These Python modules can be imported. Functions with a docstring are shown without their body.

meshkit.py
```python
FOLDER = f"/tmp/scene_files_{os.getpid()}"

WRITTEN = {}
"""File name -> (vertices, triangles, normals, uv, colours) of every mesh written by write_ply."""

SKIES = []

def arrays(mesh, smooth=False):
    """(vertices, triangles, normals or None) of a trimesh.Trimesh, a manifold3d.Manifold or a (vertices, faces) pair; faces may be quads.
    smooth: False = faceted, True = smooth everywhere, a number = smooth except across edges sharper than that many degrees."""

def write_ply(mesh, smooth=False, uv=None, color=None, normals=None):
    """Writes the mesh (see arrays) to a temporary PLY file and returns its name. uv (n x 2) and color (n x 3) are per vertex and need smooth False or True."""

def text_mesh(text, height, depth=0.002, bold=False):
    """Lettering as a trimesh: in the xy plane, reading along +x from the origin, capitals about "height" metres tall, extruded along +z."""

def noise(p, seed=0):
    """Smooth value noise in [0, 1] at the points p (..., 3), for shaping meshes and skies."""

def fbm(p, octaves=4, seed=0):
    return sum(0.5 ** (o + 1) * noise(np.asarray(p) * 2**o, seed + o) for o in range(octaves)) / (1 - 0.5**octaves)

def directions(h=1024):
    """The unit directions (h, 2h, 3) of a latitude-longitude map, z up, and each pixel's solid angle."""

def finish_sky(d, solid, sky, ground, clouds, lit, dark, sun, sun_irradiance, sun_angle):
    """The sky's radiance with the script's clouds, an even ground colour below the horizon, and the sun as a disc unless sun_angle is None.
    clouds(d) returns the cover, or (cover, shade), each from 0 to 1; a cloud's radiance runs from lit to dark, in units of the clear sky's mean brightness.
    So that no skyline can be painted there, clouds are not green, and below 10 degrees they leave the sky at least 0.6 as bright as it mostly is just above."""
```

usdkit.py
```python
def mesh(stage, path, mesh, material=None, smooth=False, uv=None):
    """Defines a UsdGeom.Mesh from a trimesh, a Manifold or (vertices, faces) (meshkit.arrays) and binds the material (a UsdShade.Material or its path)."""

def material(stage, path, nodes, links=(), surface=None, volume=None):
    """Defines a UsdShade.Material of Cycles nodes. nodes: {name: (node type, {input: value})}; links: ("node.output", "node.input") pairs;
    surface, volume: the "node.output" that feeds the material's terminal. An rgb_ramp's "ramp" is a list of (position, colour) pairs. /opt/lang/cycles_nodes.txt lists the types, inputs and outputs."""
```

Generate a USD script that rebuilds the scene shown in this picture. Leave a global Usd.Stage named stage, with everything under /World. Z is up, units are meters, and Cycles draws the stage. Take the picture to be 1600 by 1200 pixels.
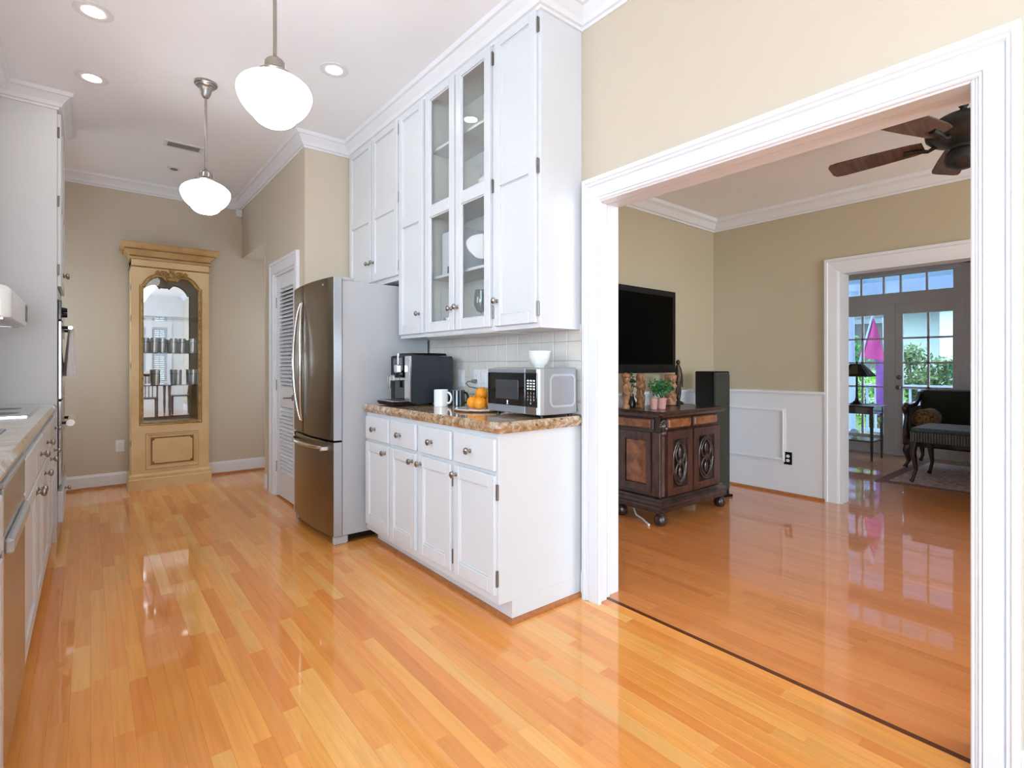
import math, random
import numpy as np, trimesh, usdkit, meshkit
from scipy.spatial import ConvexHull
from shapely.geometry import Polygon, box as sbox
from pxr import Usd, UsdGeom, UsdLux, UsdShade, Gf, Sdf, Vt

stage = Usd.Stage.CreateInMemory()
UsdGeom.SetStageUpAxis(stage, 'Z')
world = UsdGeom.Xform.Define(stage, '/World'); stage.SetDefaultPrim(world.GetPrim())
PI = math.pi

# ---------------------------------------------------------------- camera, sky, lights, exposure
CAM_H, YAW = 1.207, math.radians(39.17)
cam = UsdGeom.Camera.Define(stage, '/World/camera')
cam.CreateHorizontalApertureAttr(36.0); cam.CreateFocalLengthAttr(36.0 * 810 / 1600)
cam.CreateVerticalApertureOffsetAttr(-36.0 * 30 / 1600)
cam.CreateClippingRangeAttr(Gf.Vec2f(0.05, 500)); cam.CreateFStopAttr(0.0)
cam.CreateExposureAttr(-0.09)
_r = (math.cos(YAW), -math.sin(YAW), 0); _f = (math.sin(YAW), math.cos(YAW), 0)
cam.AddTransformOp().Set(Gf.Matrix4d(_r[0], _r[1], 0, 0, 0, 0, 1, 0, -_f[0], -_f[1], 0, 0, 0, 0, CAM_H, 1))

sky = UsdLux.DomeLight.Define(stage, '/World/sky')
sky.CreateColorAttr(Gf.Vec3f(0.72, 0.86, 1.0)); sky.CreateIntensityAttr(2.1)

def rect_light(name, loc, rot, w, h, inten, col):
    l = UsdLux.RectLight.Define(stage, '/World/' + name)
    l.CreateWidthAttr(w); l.CreateHeightAttr(h); l.CreateIntensityAttr(inten); l.CreateColorAttr(Gf.Vec3f(*col))
    x = UsdGeom.Xformable(l); x.AddTranslateOp().Set(Gf.Vec3d(*loc)); x.AddRotateXYZOp().Set(Gf.Vec3f(*rot))
# daylight of the windows behind and beside the camera (each stands just inside its window's panes)
rect_light('window_daylight_left', (-2.36, -1.9, 1.55), (0, -90, 0), 1.7, 2.7, 12.5, (0.56, 0.79, 1.0))
rect_light('window_daylight_sink', (-.865, 2.45, 1.8), (0, -90, 0), 1.2, 1.3, 0.4, (0.95, 0.97, 1.0))
rect_light('window_daylight_front', (-1.25, -3.76, 1.55), (90, 0, 0), 1.6, 1.45, 4.0, (0.92, 0.97, 1.0))
rect_light('window_daylight_living', (3.1, -2.56, 1.5), (90, 0, 0), 1.7, 1.5, 10.0, (0.8, 0.95, 1.0))

# ---------------------------------------------------------------- helpers: meshes
def S(r, g, b):
    f = lambda c: c / 12.92 if c <= 0.04045 else ((c + 0.055) / 1.055) ** 2.4
    return tuple(f(x / 255.0) for x in (r, g, b))

_c = np.array([[x, y, z] for x in (-1, 1) for y in (-1, 1) for z in (-1, 1)], float)
_tv = []; _ts = []
for s in _c:
    for a in range(3):
        o = np.ones(3); o[a] = 0
        _tv.append(s * (1 - 0.3 * o)); _ts.append((s, o))
_h = ConvexHull(np.array(_tv)); _tf = []
for sx, eq in zip(_h.simplices, _h.equations):
    a, b, c = np.array(_tv)[sx]
    _tf.append(sx if np.dot(np.cross(b - a, c - a), eq[:3]) > 0 else sx[::-1])
_tf = np.array(_tf); _TS = np.array([t[0] for t in _ts]); _TO = np.array([t[1] for t in _ts])
_bf = np.array([[0, 1, 3], [0, 3, 2], [4, 6, 7], [4, 7, 5], [0, 4, 5], [0, 5, 1], [2, 3, 7], [2, 7, 6], [0, 2, 6], [0, 6, 4], [1, 5, 7], [1, 7, 3]])

def amap(axis, o=(0, 0, 0)):
    o = np.array(o, float)
    B = {'z': ((1, 0, 0), (0, 1, 0), (0, 0, 1)), 'x': ((0, 1, 0), (0, 0, 1), (1, 0, 0)), '-x': ((0, -1, 0), (0, 0, 1), (-1, 0, 0)),
         'y': ((-1, 0, 0), (0, 0, 1), (0, 1, 0)), '-y': ((1, 0, 0), (0, 0, 1), (0, -1, 0)), '-z': ((1, 0, 0), (0, -1, 0), (0, 0, -1))}[axis]
    B = np.array(B, float)
    return lambda p: np.asarray(p, float) @ B + o

def rrect(x0, x1, y0, y1, r, n=4):
    r = min(r, (x1 - x0) / 2 - 1e-5, (y1 - y0) / 2 - 1e-5); out = []
    for cx, cy, a in ((x1 - r, y1 - r, 0), (x0 + r, y1 - r, 90), (x0 + r, y0 + r, 180), (x1 - r, y0 + r, 270)):
        for k in range(n + 1):
            t = math.radians(a + 90 * k / n); out.append((cx + r * math.cos(t), cy + r * math.sin(t)))
    return np.array(out)

def circ(r, n=24, c=(0, 0)):
    t = np.arange(n) * 2 * PI / n
    return np.stack([c[0] + r * np.cos(t), c[1] + r * np.sin(t)], 1)

class MB:
    def __init__(s): s.v = []; s.f = []; s.n = 0
    def add(s, v, f):
        v = np.asarray(v, float); f = np.asarray(f, int)
        if f.shape[1] == 4: f = np.vstack([f[:, :3], f[:, [0, 2, 3]]])
        s.v.append(v); s.f.append(f + s.n); s.n += len(v); return s
    def box(s, x0, x1, y0, y1, z0, z1, b=0.0):
        c = np.array([(x0 + x1) / 2, (y0 + y1) / 2, (z0 + z1) / 2]); h = np.abs([x1 - x0, y1 - y0, z1 - z0]) / 2
        b = min(b, h.min() * 0.9)
        if b <= 0: return s.add(c + _c * h, _bf)
        return s.add(c + _TS * (h - b * _TO), _tf)
    def rbox(s, c, size, rotz=0, b=0.002, M=None):
        t = MB().box(-size[0] / 2, size[0] / 2, -size[1] / 2, size[1] / 2, -size[2] / 2, size[2] / 2, b)
        R = np.array(M) if M is not None else np.array([[math.cos(rotz), -math.sin(rotz), 0], [math.sin(rotz), math.cos(rotz), 0], [0, 0, 1]])
        return s.add(t.v[0] @ R.T + np.array(c), t.f[0])
    def ub(s, X0, sg, u0, u1, v0, v1, w0, w1, b=0.0):          # box on a front that faces sg along X
        a, c = X0 + sg * w0, X0 + sg * w1
        return s.box(min(a, c), max(a, c), u0, u1, v0, v1, b)
    def loft(s, loops, m=None, caps=True):
        m = m or amap('z'); n = len(loops[0][0]); V = []; F = []
        for p, h in loops:
            hh = np.broadcast_to(h, (n,)); V.append(np.column_stack([np.asarray(p), hh]))
        for k in range(len(loops) - 1):
            for i in range(n):
                j = (i + 1) % n; F.append((k * n + i, k * n + j, (k + 1) * n + j, (k + 1) * n + i))
        V = np.vstack(V); F = np.array(F); F = np.vstack([F[:, :3], F[:, [0, 2, 3]]])
        if caps:
            a, b = V[:n].mean(0), V[-n:].mean(0); L = len(V); V = np.vstack([V, a, b]); k = (len(loops) - 1) * n
            F = np.vstack([F, [(L, (i + 1) % n, i) for i in range(n)], [(L + 1, k + i, k + (i + 1) % n) for i in range(n)]])
        return s.add(m(V), F)
    def lathe(s, prof, o=(0, 0, 0), axis='z', seg=24, sx=1, sy=1):
        t = np.arange(seg) * 2 * PI / seg
        return s.loft([(np.column_stack([sx * max(r, 1e-5) * np.cos(t), sy * max(r, 1e-5) * np.sin(t)]), h) for r, h in prof], amap(axis, o))
    def cyl(s, p0, p1, r0, r1=None, seg=12): return s.tube([p0, p1], [r0, r0 if r1 is None else r1], seg)
    def tube(s, pts, r, seg=8, flat=1.0):
        p = np.asarray(pts, float); n = len(p); r = np.broadcast_to(r, (n,))
        t = np.gradient(p, axis=0); t /= np.linalg.norm(t, axis=1, keepdims=True) + 1e-12
        up = np.array([0, 0, 1.0]) if abs(t[0][2]) < 0.9 else np.array([1.0, 0, 0])
        V = []; F = []
        for i in range(n):
            a = np.cross(t[i], up); a /= np.linalg.norm(a) + 1e-12; b = np.cross(t[i], a) ; up = -b if np.dot(-b, up) > 0 else b
            g = np.arange(seg) * 2 * PI / seg
            V.append(p[i] + r[i] * (np.cos(g)[:, None] * a * flat + np.sin(g)[:, None] * b))
        for i in range(n - 1):
            for k in range(seg): F.append((i * seg + k, i * seg + (k + 1) % seg, (i + 1) * seg + (k + 1) % seg, (i + 1) * seg + k))
        V = np.vstack(V); F = np.array(F); F = np.vstack([F[:, :3], F[:, [0, 2, 3]]]); L = len(V)
        V = np.vstack([V, p[0], p[-1]]); k0 = (n - 1) * seg
        F = np.vstack([F, [(L, (i + 1) % seg, i) for i in range(seg)], [(L + 1, k0 + i, k0 + (i + 1) % seg) for i in range(seg)]])
        return s.add(V, F)
    def ell(s, c, r, sub=2, M=None):
        m = trimesh.creation.icosphere(subdivisions=sub); v = np.array(m.vertices) * np.array(r)
        if M is not None: v = v @ np.array(M).T
        return s.add(v + np.array(c), m.faces)
    def ext(s, poly, h0, h1, m=None):                            # extruded shapely polygon
        m = m or amap('z')
        for g in getattr(poly, 'geoms', [poly]):
            t = trimesh.creation.extrude_polygon(g, h1 - h0, engine='earcut'); v = np.array(t.vertices); v[:, 2] += h0
            s.add(m(v), t.faces)
        return s
    def sweep(s, path, prof, m=None, closed=False, miters=None):  # prof: (outward offset, height); outward = left of the path
        m = m or amap('z'); p = np.asarray(path, float); n = len(p); k = len(prof)
        def nrm(a, b): d = b - a; d = d / np.linalg.norm(d); return np.array([-d[1], d[0]])
        M = []
        for i in range(n):
            a = nrm(p[i - 1], p[i]) if (i > 0 or closed) else None; b = nrm(p[i], p[(i + 1) % n]) if (i < n - 1 or closed) else None
            if a is None: M.append(b)
            elif b is None: M.append(a)
            else: M.append((a + b) / (1 + np.dot(a, b)))
        if miters is not None: M = [np.array(x, float) for x in miters]
        V = []; F = []
        for i in range(n):
            for d, h in prof: q = p[i] + d * M[i]; V.append((q[0], q[1], h))
        for i in range(n if closed else n - 1):
            a, b = i * k, ((i + 1) % n) * k
            for j in range(k): jj = (j + 1) % k; F.append((a + j, b + j, b + jj, a + jj))
        V = np.array(V); F = np.array(F); F = np.vstack([F[:, :3], F[:, [0, 2, 3]]])
        if not closed:
            t = trimesh.creation.triangulate_polygon(Polygon(prof), engine='earcut') if False else None
            pc = Polygon(prof)
            tri = [(0, j, j + 1) for j in range(1, k - 1)]
            F = np.vstack([F, tri, [((n - 1) * k + a, (n - 1) * k + c, (n - 1) * k + b) for a, b, c in tri]])
        return s.add(m(V), F)
    def leaves(s, rng, n, c, r, size, lo=0.5, flat=0.0, shell=0.55):
        d = rng.normal(size=(n, 3)); d /= np.linalg.norm(d, axis=1, keepdims=True)
        P = np.array(c) + d * np.array(r) * (shell + (1 - shell) * rng.random((n, 1)))
        a = rng.normal(size=(n, 3)) * (1, 1, 1 - flat); a /= np.linalg.norm(a, axis=1, keepdims=True)
        b = np.cross(a, rng.normal(size=(n, 3))); b /= np.linalg.norm(b, axis=1, keepdims=True); w = np.cross(a, b)
        z = size * (lo + (1 - lo) * rng.random((n, 1)))
        V = np.stack([P - a * z, P + b * z * 0.42 + w * z * 0.1, P + a * z, P - b * z * 0.42 + w * z * 0.1], 1).reshape(-1, 3)
        i = np.arange(n)[:, None] * 4
        return s.add(V, np.vstack([i + [0, 1, 2], i + [0, 2, 3]]))
    def get(s): return np.vstack(s.v), np.vstack(s.f)

# ---------------------------------------------------------------- helpers: scene
_names = {}
def numbered(parent, name):
    k = (parent, name); i = _names.get(k, 0); _names[k] = i + 1
    return f'{parent}/{name}' if i == 0 else f'{parent}/{name}_{i:03d}'
def tag(prim, label=None, cat=None, group=None, kind=None):
    for k, v in (('label', label), ('category', cat), ('group', group), ('kind', kind)):
        if v: prim.SetCustomDataByKey(k, v)
class T: pass
def thing(name, label, cat, loc=(0, 0, 0), rot=0, group=None, kind=None, local=False):
    t = T(); t.path = numbered('/World', name); t.loc = np.array(loc, float); t.rot = rot; t.local = local
    x = UsdGeom.Xform.Define(stage, t.path); x.AddTranslateOp().Set(Gf.Vec3d(*map(float, loc))); x.AddRotateZOp().Set(math.degrees(rot))
    t.prim = x.GetPrim(); tag(t.prim, label, cat, group, kind); return t
def dup(t, loc, rot=0, label=None, group=None, cat=None):
    base = t.path.rsplit('/', 1)[1]
    p = numbered('/World', base); x = UsdGeom.Xform.Define(stage, p)
    x.GetPrim().GetReferences().AddInternalReference(Sdf.Path(t.path)); x.GetPrim().SetInstanceable(True)
    x.ClearXformOpOrder(); x.AddTranslateOp().Set(Gf.Vec3d(*map(float, loc))); x.AddRotateZOp().Set(math.degrees(rot))
    tag(x.GetPrim(), label, cat, group); return x
def _put(path, mb, mat, smooth, off, tone=None):
    v, f = mb.get() if isinstance(mb, MB) else mb
    if off is not None:
        v = v - off[0]
        if off[1]: c, s_ = math.cos(-off[1]), math.sin(-off[1]); v = v @ np.array([[c, -s_, 0], [s_, c, 0], [0, 0, 1]]).T
    m = usdkit.mesh(stage, path, (v, f), M[mat], smooth=smooth)
    if tone is not None:
        UsdGeom.PrimvarsAPI(m).CreatePrimvar('tone', Sdf.ValueTypeNames.Color3fArray, 'vertex').Set(Vt.Vec3fArray.FromNumpy(np.asarray(tone, np.float32)))
    return m.GetPrim()
def part(t, name, mb, mat, smooth=False, label=None, kind=None, tone=None):
    p = T(); p.path = numbered(t.path, name); p.loc, p.rot, p.local = t.loc, t.rot, t.local
    p.prim = _put(p.path, mb, mat, smooth, None if t.local else (t.loc, t.rot), tone); tag(p.prim, label, None, None, kind); return p
def single(name, mb, mat, label, cat, smooth=False, group=None, kind=None):
    p = T(); p.path = numbered('/World', name); p.loc = np.zeros(3); p.rot = 0; p.local = False
    p.prim = _put(p.path, mb, mat, smooth, None); tag(p.prim, label, cat, group, kind); return p
def struct(name, mb, mat, label=None, smooth=False): return single(name, mb, mat, label, None, smooth, None, 'structure')

# ---------------------------------------------------------------- materials
M = {}
def pm(name, col, rough=0.5, metal=0.0, var=0.05, scale=6.0, bump=0.0, bscale=60.0, stretch=(1, 1, 1), col2=None, coat=0.0, spec=0.5, sheen=0.0, emis=None, es=0.0, coatr=0.03, detail=3.0, lo=0.35, hi=0.65):
    col = np.array(col); c1 = np.clip(col * (1 - var), 0, 1); c2 = np.clip(col * (1 + var), 0, 1) if col2 is None else np.array(col2)
    if col2 is not None: c1 = col
    nodes = {'g': ('geometry', {}), 'map': ('mapping', {'scale': stretch}), 'n': ('noise_texture', {'scale': scale, 'detail': detail}),
             'ramp': ('rgb_ramp', {'ramp': [(lo, tuple(c1)), (hi, tuple(c2))]}),
             'p': ('principled_bsdf', {'roughness': rough, 'metallic': metal, 'coat_weight': coat, 'coat_roughness': coatr, 'specular_ior_level': spec, 'sheen_weight': sheen})}
    if emis is not None: nodes['p'][1].update(emission_color=emis, emission_strength=es)
    links = [('g.position', 'map.vector'), ('map.vector', 'n.vector'), ('n.fac', 'ramp.fac'), ('ramp.color', 'p.base_color')]
    if bump:
        nodes['n2'] = ('noise_texture', {'scale': bscale, 'detail': 2.0}); nodes['b'] = ('bump', {'strength': bump, 'distance': 0.002})
        links += [('map.vector', 'n2.vector'), ('n2.fac', 'b.height'), ('b.normal', 'p.normal')]
    M[name] = usdkit.material(stage, '/World/Looks/' + name, nodes, links, surface='p.BSDF')

pm('wall_paint', S(207, 193, 173), 0.6, var=0.012, scale=1.5, bump=0.08, bscale=250)
pm('wall_paint_living', S(194, 180, 153), 0.6, var=0.012, scale=1.5, bump=0.08, bscale=250)
pm('ceiling_paint', S(247, 248, 251), 0.8, var=0.01, scale=1.5)
pm('white_trim', S(232, 232, 236), 0.35, var=0.006, scale=3)
pm('cabinet_white', S(219, 220, 223), 0.32, var=0.008, scale=3)
pm('cabinet_inside', S(226, 222, 214), 0.5, var=0.01)
pm('stained_shoe', S(176, 110, 62), 0.35, var=0.12, scale=5, stretch=(8, 8, 8))
pm('threshold_wood', S(100, 50, 22), 0.3, var=0.1, scale=8)
pm('brushed_nickel', S(168, 164, 158), 0.28, 1.0, var=0.04, scale=30)
pm('dark_nickel', S(130, 126, 120), 0.35, 1.0, var=0.06, scale=40)
pm('fridge_steel', S(150, 137, 122), 0.27, 1.0, var=0.03, scale=6, stretch=(1, 1, 60))
pm('steel', S(196, 196, 196), 0.25, 1.0, var=0.03, scale=6, stretch=(60, 1, 1))
pm('bright_steel', S(225, 226, 228), 0.16, 1.0, var=0.02)
pm('fridge_gray', S(190, 190, 192), 0.42, var=0.015, scale=4, bump=0.05, bscale=500)
pm('silver_paint', S(150, 153, 159), 0.35, 0.35, var=0.02, scale=4)
pm('silver_light', S(182, 186, 192), 0.3, 0.35, var=0.02, scale=4)
pm('black_plastic', S(16, 16, 18), 0.38, var=0.1, scale=10, spec=0.3)
pm('black_glass', S(8, 8, 9), 0.06, var=0.05, coat=0.6)
pm('tv_screen', S(2, 2, 2), 0.35, var=0.05, spec=0.05)
pm('dark_navy_plastic', S(40, 45, 52), 0.38, var=0.06, scale=12)
pm('oven_glass', S(60, 62, 66), 0.1, var=0.04, coat=0.5)
pm('white_ceramic', S(240, 240, 238), 0.15, var=0.01, coat=0.4)
pm('speckled_ceramic', S(238, 236, 230), 0.25, col2=S(190, 180, 165), scale=160, lo=0.62, hi=0.75)
pm('white_plastic', S(235, 235, 236), 0.35, var=0.01)
pm('gray_plastic', S(120, 122, 128), 0.4, var=0.03)
pm('cloth_white', S(235, 232, 230), 0.9, var=0.03, scale=20, sheen=0.3, bump=0.2, bscale=400)
pm('tile_white', S(224, 216, 208), 0.2, var=0.02, scale=5, coat=0.15)
pm('tile_border', S(190, 180, 168), 0.3, col2=S(140, 138, 138), scale=60)
pm('grout', S(206, 198, 190), 0.8, var=0.03, scale=30)
pm('orange_peel', S(240, 150, 18), 0.35, var=0.08, scale=18, bump=0.4, bscale=300)
pm('green_stem', S(80, 90, 40), 0.6, var=0.1)
pm('curio_wood', S(234, 202, 150), 0.45, col2=S(222, 186, 130), scale=3.5, bump=0.05)
pm('curio_cornice', S(206, 168, 112), 0.5, col2=S(184, 144, 90), scale=6)
pm('curio_glaze', S(160, 118, 62), 0.5, col2=S(130, 90, 45), scale=9)
pm('curio_gold', S(188, 150, 84), 0.45, col2=S(150, 112, 56), scale=30)
pm('mahogany', S(62, 34, 27), 0.3, col2=S(36, 18, 14), scale=7, stretch=(4, 4, 1), coat=0.35, coatr=0.15)
pm('mahogany_red', S(88, 54, 44), 0.32, col2=S(58, 34, 29), scale=9, stretch=(4, 4, 1), coat=0.3, coatr=0.15)
pm('carved_dark', S(64, 46, 42), 0.28, col2=S(36, 24, 22), scale=14, coat=0.5, coatr=0.12)
pm('burl', S(166, 104, 64), 0.3, col2=S(112, 64, 40), scale=16, coat=0.4, coatr=0.1, detail=6)
pm('carved_wood_light', S(186, 138, 104), 0.5, col2=S(140, 92, 62), scale=18, stretch=(2, 2, 1), bump=0.5, bscale=90)
pm('carved_wood_tan', S(176, 126, 84), 0.45, col2=S(110, 70, 42), scale=20, bump=0.5, bscale=110)
pm('bronze', S(74, 58, 40), 0.4, col2=S(48, 36, 24), scale=30, metal=0.3)
pm('pot_pink', S(206, 150, 140), 0.6, var=0.05)
pm('dark_wood', S(34, 26, 24), 0.35, var=0.15, scale=12, coat=0.3)
pm('fan_blade', S(112, 90, 80), 0.45, col2=S(88, 66, 58), scale=8, stretch=(1, 6, 1))
pm('fan_metal', S(62, 62, 60), 0.42, 0.4, col2=S(40, 40, 40), scale=20)
pm('upholstery_dark', S(58, 60, 50), 0.9, col2=S(36, 40, 32), scale=90, sheen=0.3)
pm('leopard', S(150, 112, 62), 0.8, col2=S(70, 48, 26), scale=40, sheen=0.4, lo=0.45, hi=0.62)
pm('teal_fabric', S(72, 96, 100), 0.7, col2=S(48, 66, 70), scale=60, sheen=0.3)
pm('ribbed_dark', S(96, 102, 102), 0.45, var=0.2, scale=40)
pm('rug_red', S(222, 198, 188), 0.95, col2=S(180, 148, 140), scale=22, detail=6)
pm('rug_edge', S(140, 104, 98), 0.95, var=0.2, scale=60)
pm('lamp_shade_dark', S(40, 34, 24), 0.7, var=0.15, scale=30)
pm('lamp_shade_tan', S(110, 98, 66), 0.7, col2=S(80, 70, 46), scale=60)
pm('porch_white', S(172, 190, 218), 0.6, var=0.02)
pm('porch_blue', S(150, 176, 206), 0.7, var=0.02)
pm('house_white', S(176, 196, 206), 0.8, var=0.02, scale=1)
pm('house_dark', S(72, 80, 92), 0.4, var=0.05)
pm('roof_tile', S(104, 92, 104), 0.8, var=0.2, scale=8)
pm('grass', S(84, 112, 62), 0.9, var=0.3, scale=8)
pm('pink_fabric', S(180, 66, 132), 0.7, var=0.05, scale=6)
pm('violet_fabric', S(116, 72, 142), 0.8, var=0.05, scale=6)
pm('bark', S(120, 108, 98), 0.9, var=0.2, scale=30)
pm('vent_gray', S(190, 184, 178), 0.6, var=0.05)
pm('label_gray', S(90, 92, 96), 0.6, var=0.05)
pm('frosted_box', S(214, 217, 220), 0.5, var=0.01)
pm('blind_white', S(190, 192, 196), 0.6, var=0.02)
pm('shade_glass', (0.9, 0.88, 0.85), 0.25, var=0.0, emis=(0.96, 0.97, 1.0), es=9.0)
pm('lamp_lens', (0.9, 0.9, 0.9), 0.4, var=0.0, emis=(1.0, 0.94, 0.82), es=62.0)
pm('puck_lens', (0.9, 0.9, 0.9), 0.4, var=0.0, emis=(1.0, 0.97, 0.93), es=22.0)
pm('mirror', S(222, 226, 230), 0.015, 1.0, var=0.0)
def leafmat(name, c1, c2, tr=0.35):
    M[name] = usdkit.material(stage, '/World/Looks/' + name, {'g': ('geometry', {}), 'n': ('noise_texture', {'scale': 9.0}), 'r': ('rgb_ramp', {'ramp': [(0.35, c1), (0.65, c2)]}),
        'p': ('principled_bsdf', {'roughness': 0.5}), 't': ('translucent_bsdf', {}), 'm': ('mix_closure', {'fac': tr})},
        [('g.position', 'n.vector'), ('n.fac', 'r.fac'), ('r.color', 'p.base_color'), ('r.color', 't.color'), ('p.BSDF', 'm.closure1'), ('t.BSDF', 'm.closure2')], surface='m.closure')
leafmat('leaf_green', S(40, 110, 60), S(92, 160, 92)); leafmat('leaf_olive', S(70, 104, 70), S(130, 150, 110)); leafmat('leaf_bright', S(96, 160, 70), S(160, 205, 110)); leafmat('leaf_dark', S(30, 70, 50), S(66, 104, 84))
def panemat(name, tint, f0=0.05, haze=0.0, rough=0.0):
    n = {'lw': ('layer_weight', {'blend': 0.5}), 'pw': ('math', {'math_type': 'power', 'value2': 5.0}), 'ma': ('math', {'math_type': 'multiply_add', 'value2': 1 - f0, 'value3': f0, 'use_clamp': True}),
         't': ('transparent_bsdf', {'color': tint}), 'df': ('diffuse_bsdf', {'color': (0.9, 0.92, 0.94)}), 'hz': ('mix_closure', {'fac': haze}), 'gl': ('glossy_bsdf', {'color': (1, 1, 1), 'roughness': rough}), 'm': ('mix_closure', {})}
    M[name] = usdkit.material(stage, '/World/Looks/' + name, n, [('lw.facing', 'pw.value1'), ('pw.value', 'ma.value1'), ('ma.value', 'm.fac'), ('t.BSDF', 'hz.closure1'), ('df.BSDF', 'hz.closure2'), ('hz.closure', 'm.closure1'), ('gl.BSDF', 'm.closure2')], surface='m.closure')
panemat('pane', (0.97, 0.98, 0.98), 0.02); panemat('glassware', (0.95, 0.97, 0.97), 0.06); panemat('crystal', (0.97, 0.98, 0.99), 0.10, 0.05); panemat('tumbler_glass', (0.97, 0.98, 0.99), 0.5, 0.25, 0.35); panemat('globe_glass', (0.96, 0.98, 1.0), 0.15, 0.4)
# floor boards: each board has its own tone; the grain runs along the board
M['floor_wood'] = usdkit.material(stage, '/World/Looks/floor_wood', {
    'a': ('attribute', {'attribute': 'tone'}), 'g': ('geometry', {}), 'sc': ('vector_math', {'math_type': 'multiply', 'vector2': (37.0, 23.0, 51.0)}), 'ad': ('vector_math', {'math_type': 'add'}), 'map': ('mapping', {'scale': (55, 2.6, 1)}),
    'n': ('noise_texture', {'scale': 1.0, 'detail': 5.0, 'distortion': 0.7}), 'r': ('rgb_ramp', {'ramp': [(0.3, (0.90, 0.86, 0.82)), (0.55, (1, 1, 1)), (0.75, (1.04, 1.04, 1.05))]}),
    'mx': ('mix', {'mix_type': 'multiply', 'fac': 1.0}), 'n3': ('noise_texture', {'scale': 2.2, 'detail': 1.0}), 'b': ('bump', {'strength': 0.10, 'distance': 0.004}),
    'p': ('principled_bsdf', {'roughness': 0.35, 'coat_weight': 1.0, 'coat_roughness': 0.045, 'specular_ior_level': 0.2})},
    [('g.position', 'ad.vector1'), ('a.color', 'sc.vector1'), ('sc.vector', 'ad.vector2'), ('ad.vector', 'map.vector'), ('map.vector', 'n.vector'), ('n.fac', 'r.fac'), ('a.color', 'mx.color1'), ('r.color', 'mx.color2'),
     ('mx.color', 'p.base_color'), ('g.position', 'n3.vector'), ('n3.fac', 'b.height'), ('b.normal', 'p.coat_normal')], surface='p.BSDF')
# granite: tan ground with rusty and gray patches and dark flecks
def granite(name, base, patch, pale, dark, sc=14.0):
    M[name] = usdkit.material(stage, '/World/Looks/' + name, {'g': ('geometry', {}),
    'n1': ('noise_texture', {'scale': sc, 'detail': 5.0, 'distortion': 0.8}), 'r1': ('rgb_ramp', {'ramp': [(0.36, patch), (0.5, base), (0.62, pale)]}),
    'v': ('voronoi_texture', {'scale': 90.0}), 'r2': ('rgb_ramp', {'ramp': [(0.1, (1, 1, 1)), (0.5, (0.86, 0.84, 0.82)), (0.8, (0.7, 0.66, 0.62))]}), 'm1': ('mix', {'mix_type': 'multiply', 'fac': 0.8}),
    'n2': ('noise_texture', {'scale': 55.0, 'detail': 3.0}), 'r3': ('rgb_ramp', {'ramp': [(0.62, (0, 0, 0)), (0.70, (1, 1, 1))]}), 'm2': ('mix', {'color2': dark}),
    'p': ('principled_bsdf', {'roughness': 0.12, 'coat_weight': 0.5, 'coat_roughness': 0.03})},
    [('g.position', 'n1.vector'), ('n1.fac', 'r1.fac'), ('g.position', 'v.vector'), ('v.color', 'r2.fac'), ('r1.color', 'm1.color1'), ('r2.color', 'm1.color2'), ('g.position', 'n2.vector'), ('n2.fac', 'r3.fac'), ('r3.color', 'm2.fac'), ('m1.color', 'm2.color1'), ('m2.color', 'p.base_color')], surface='p.BSDF')
granite('granite', S(186, 152, 118), S(158, 120, 88), S(206, 188, 166), S(88, 74, 66), 26.0)
granite('granite_pale', S(200, 186, 166), S(170, 150, 124), S(214, 206, 196), S(120, 104, 92))
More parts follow.
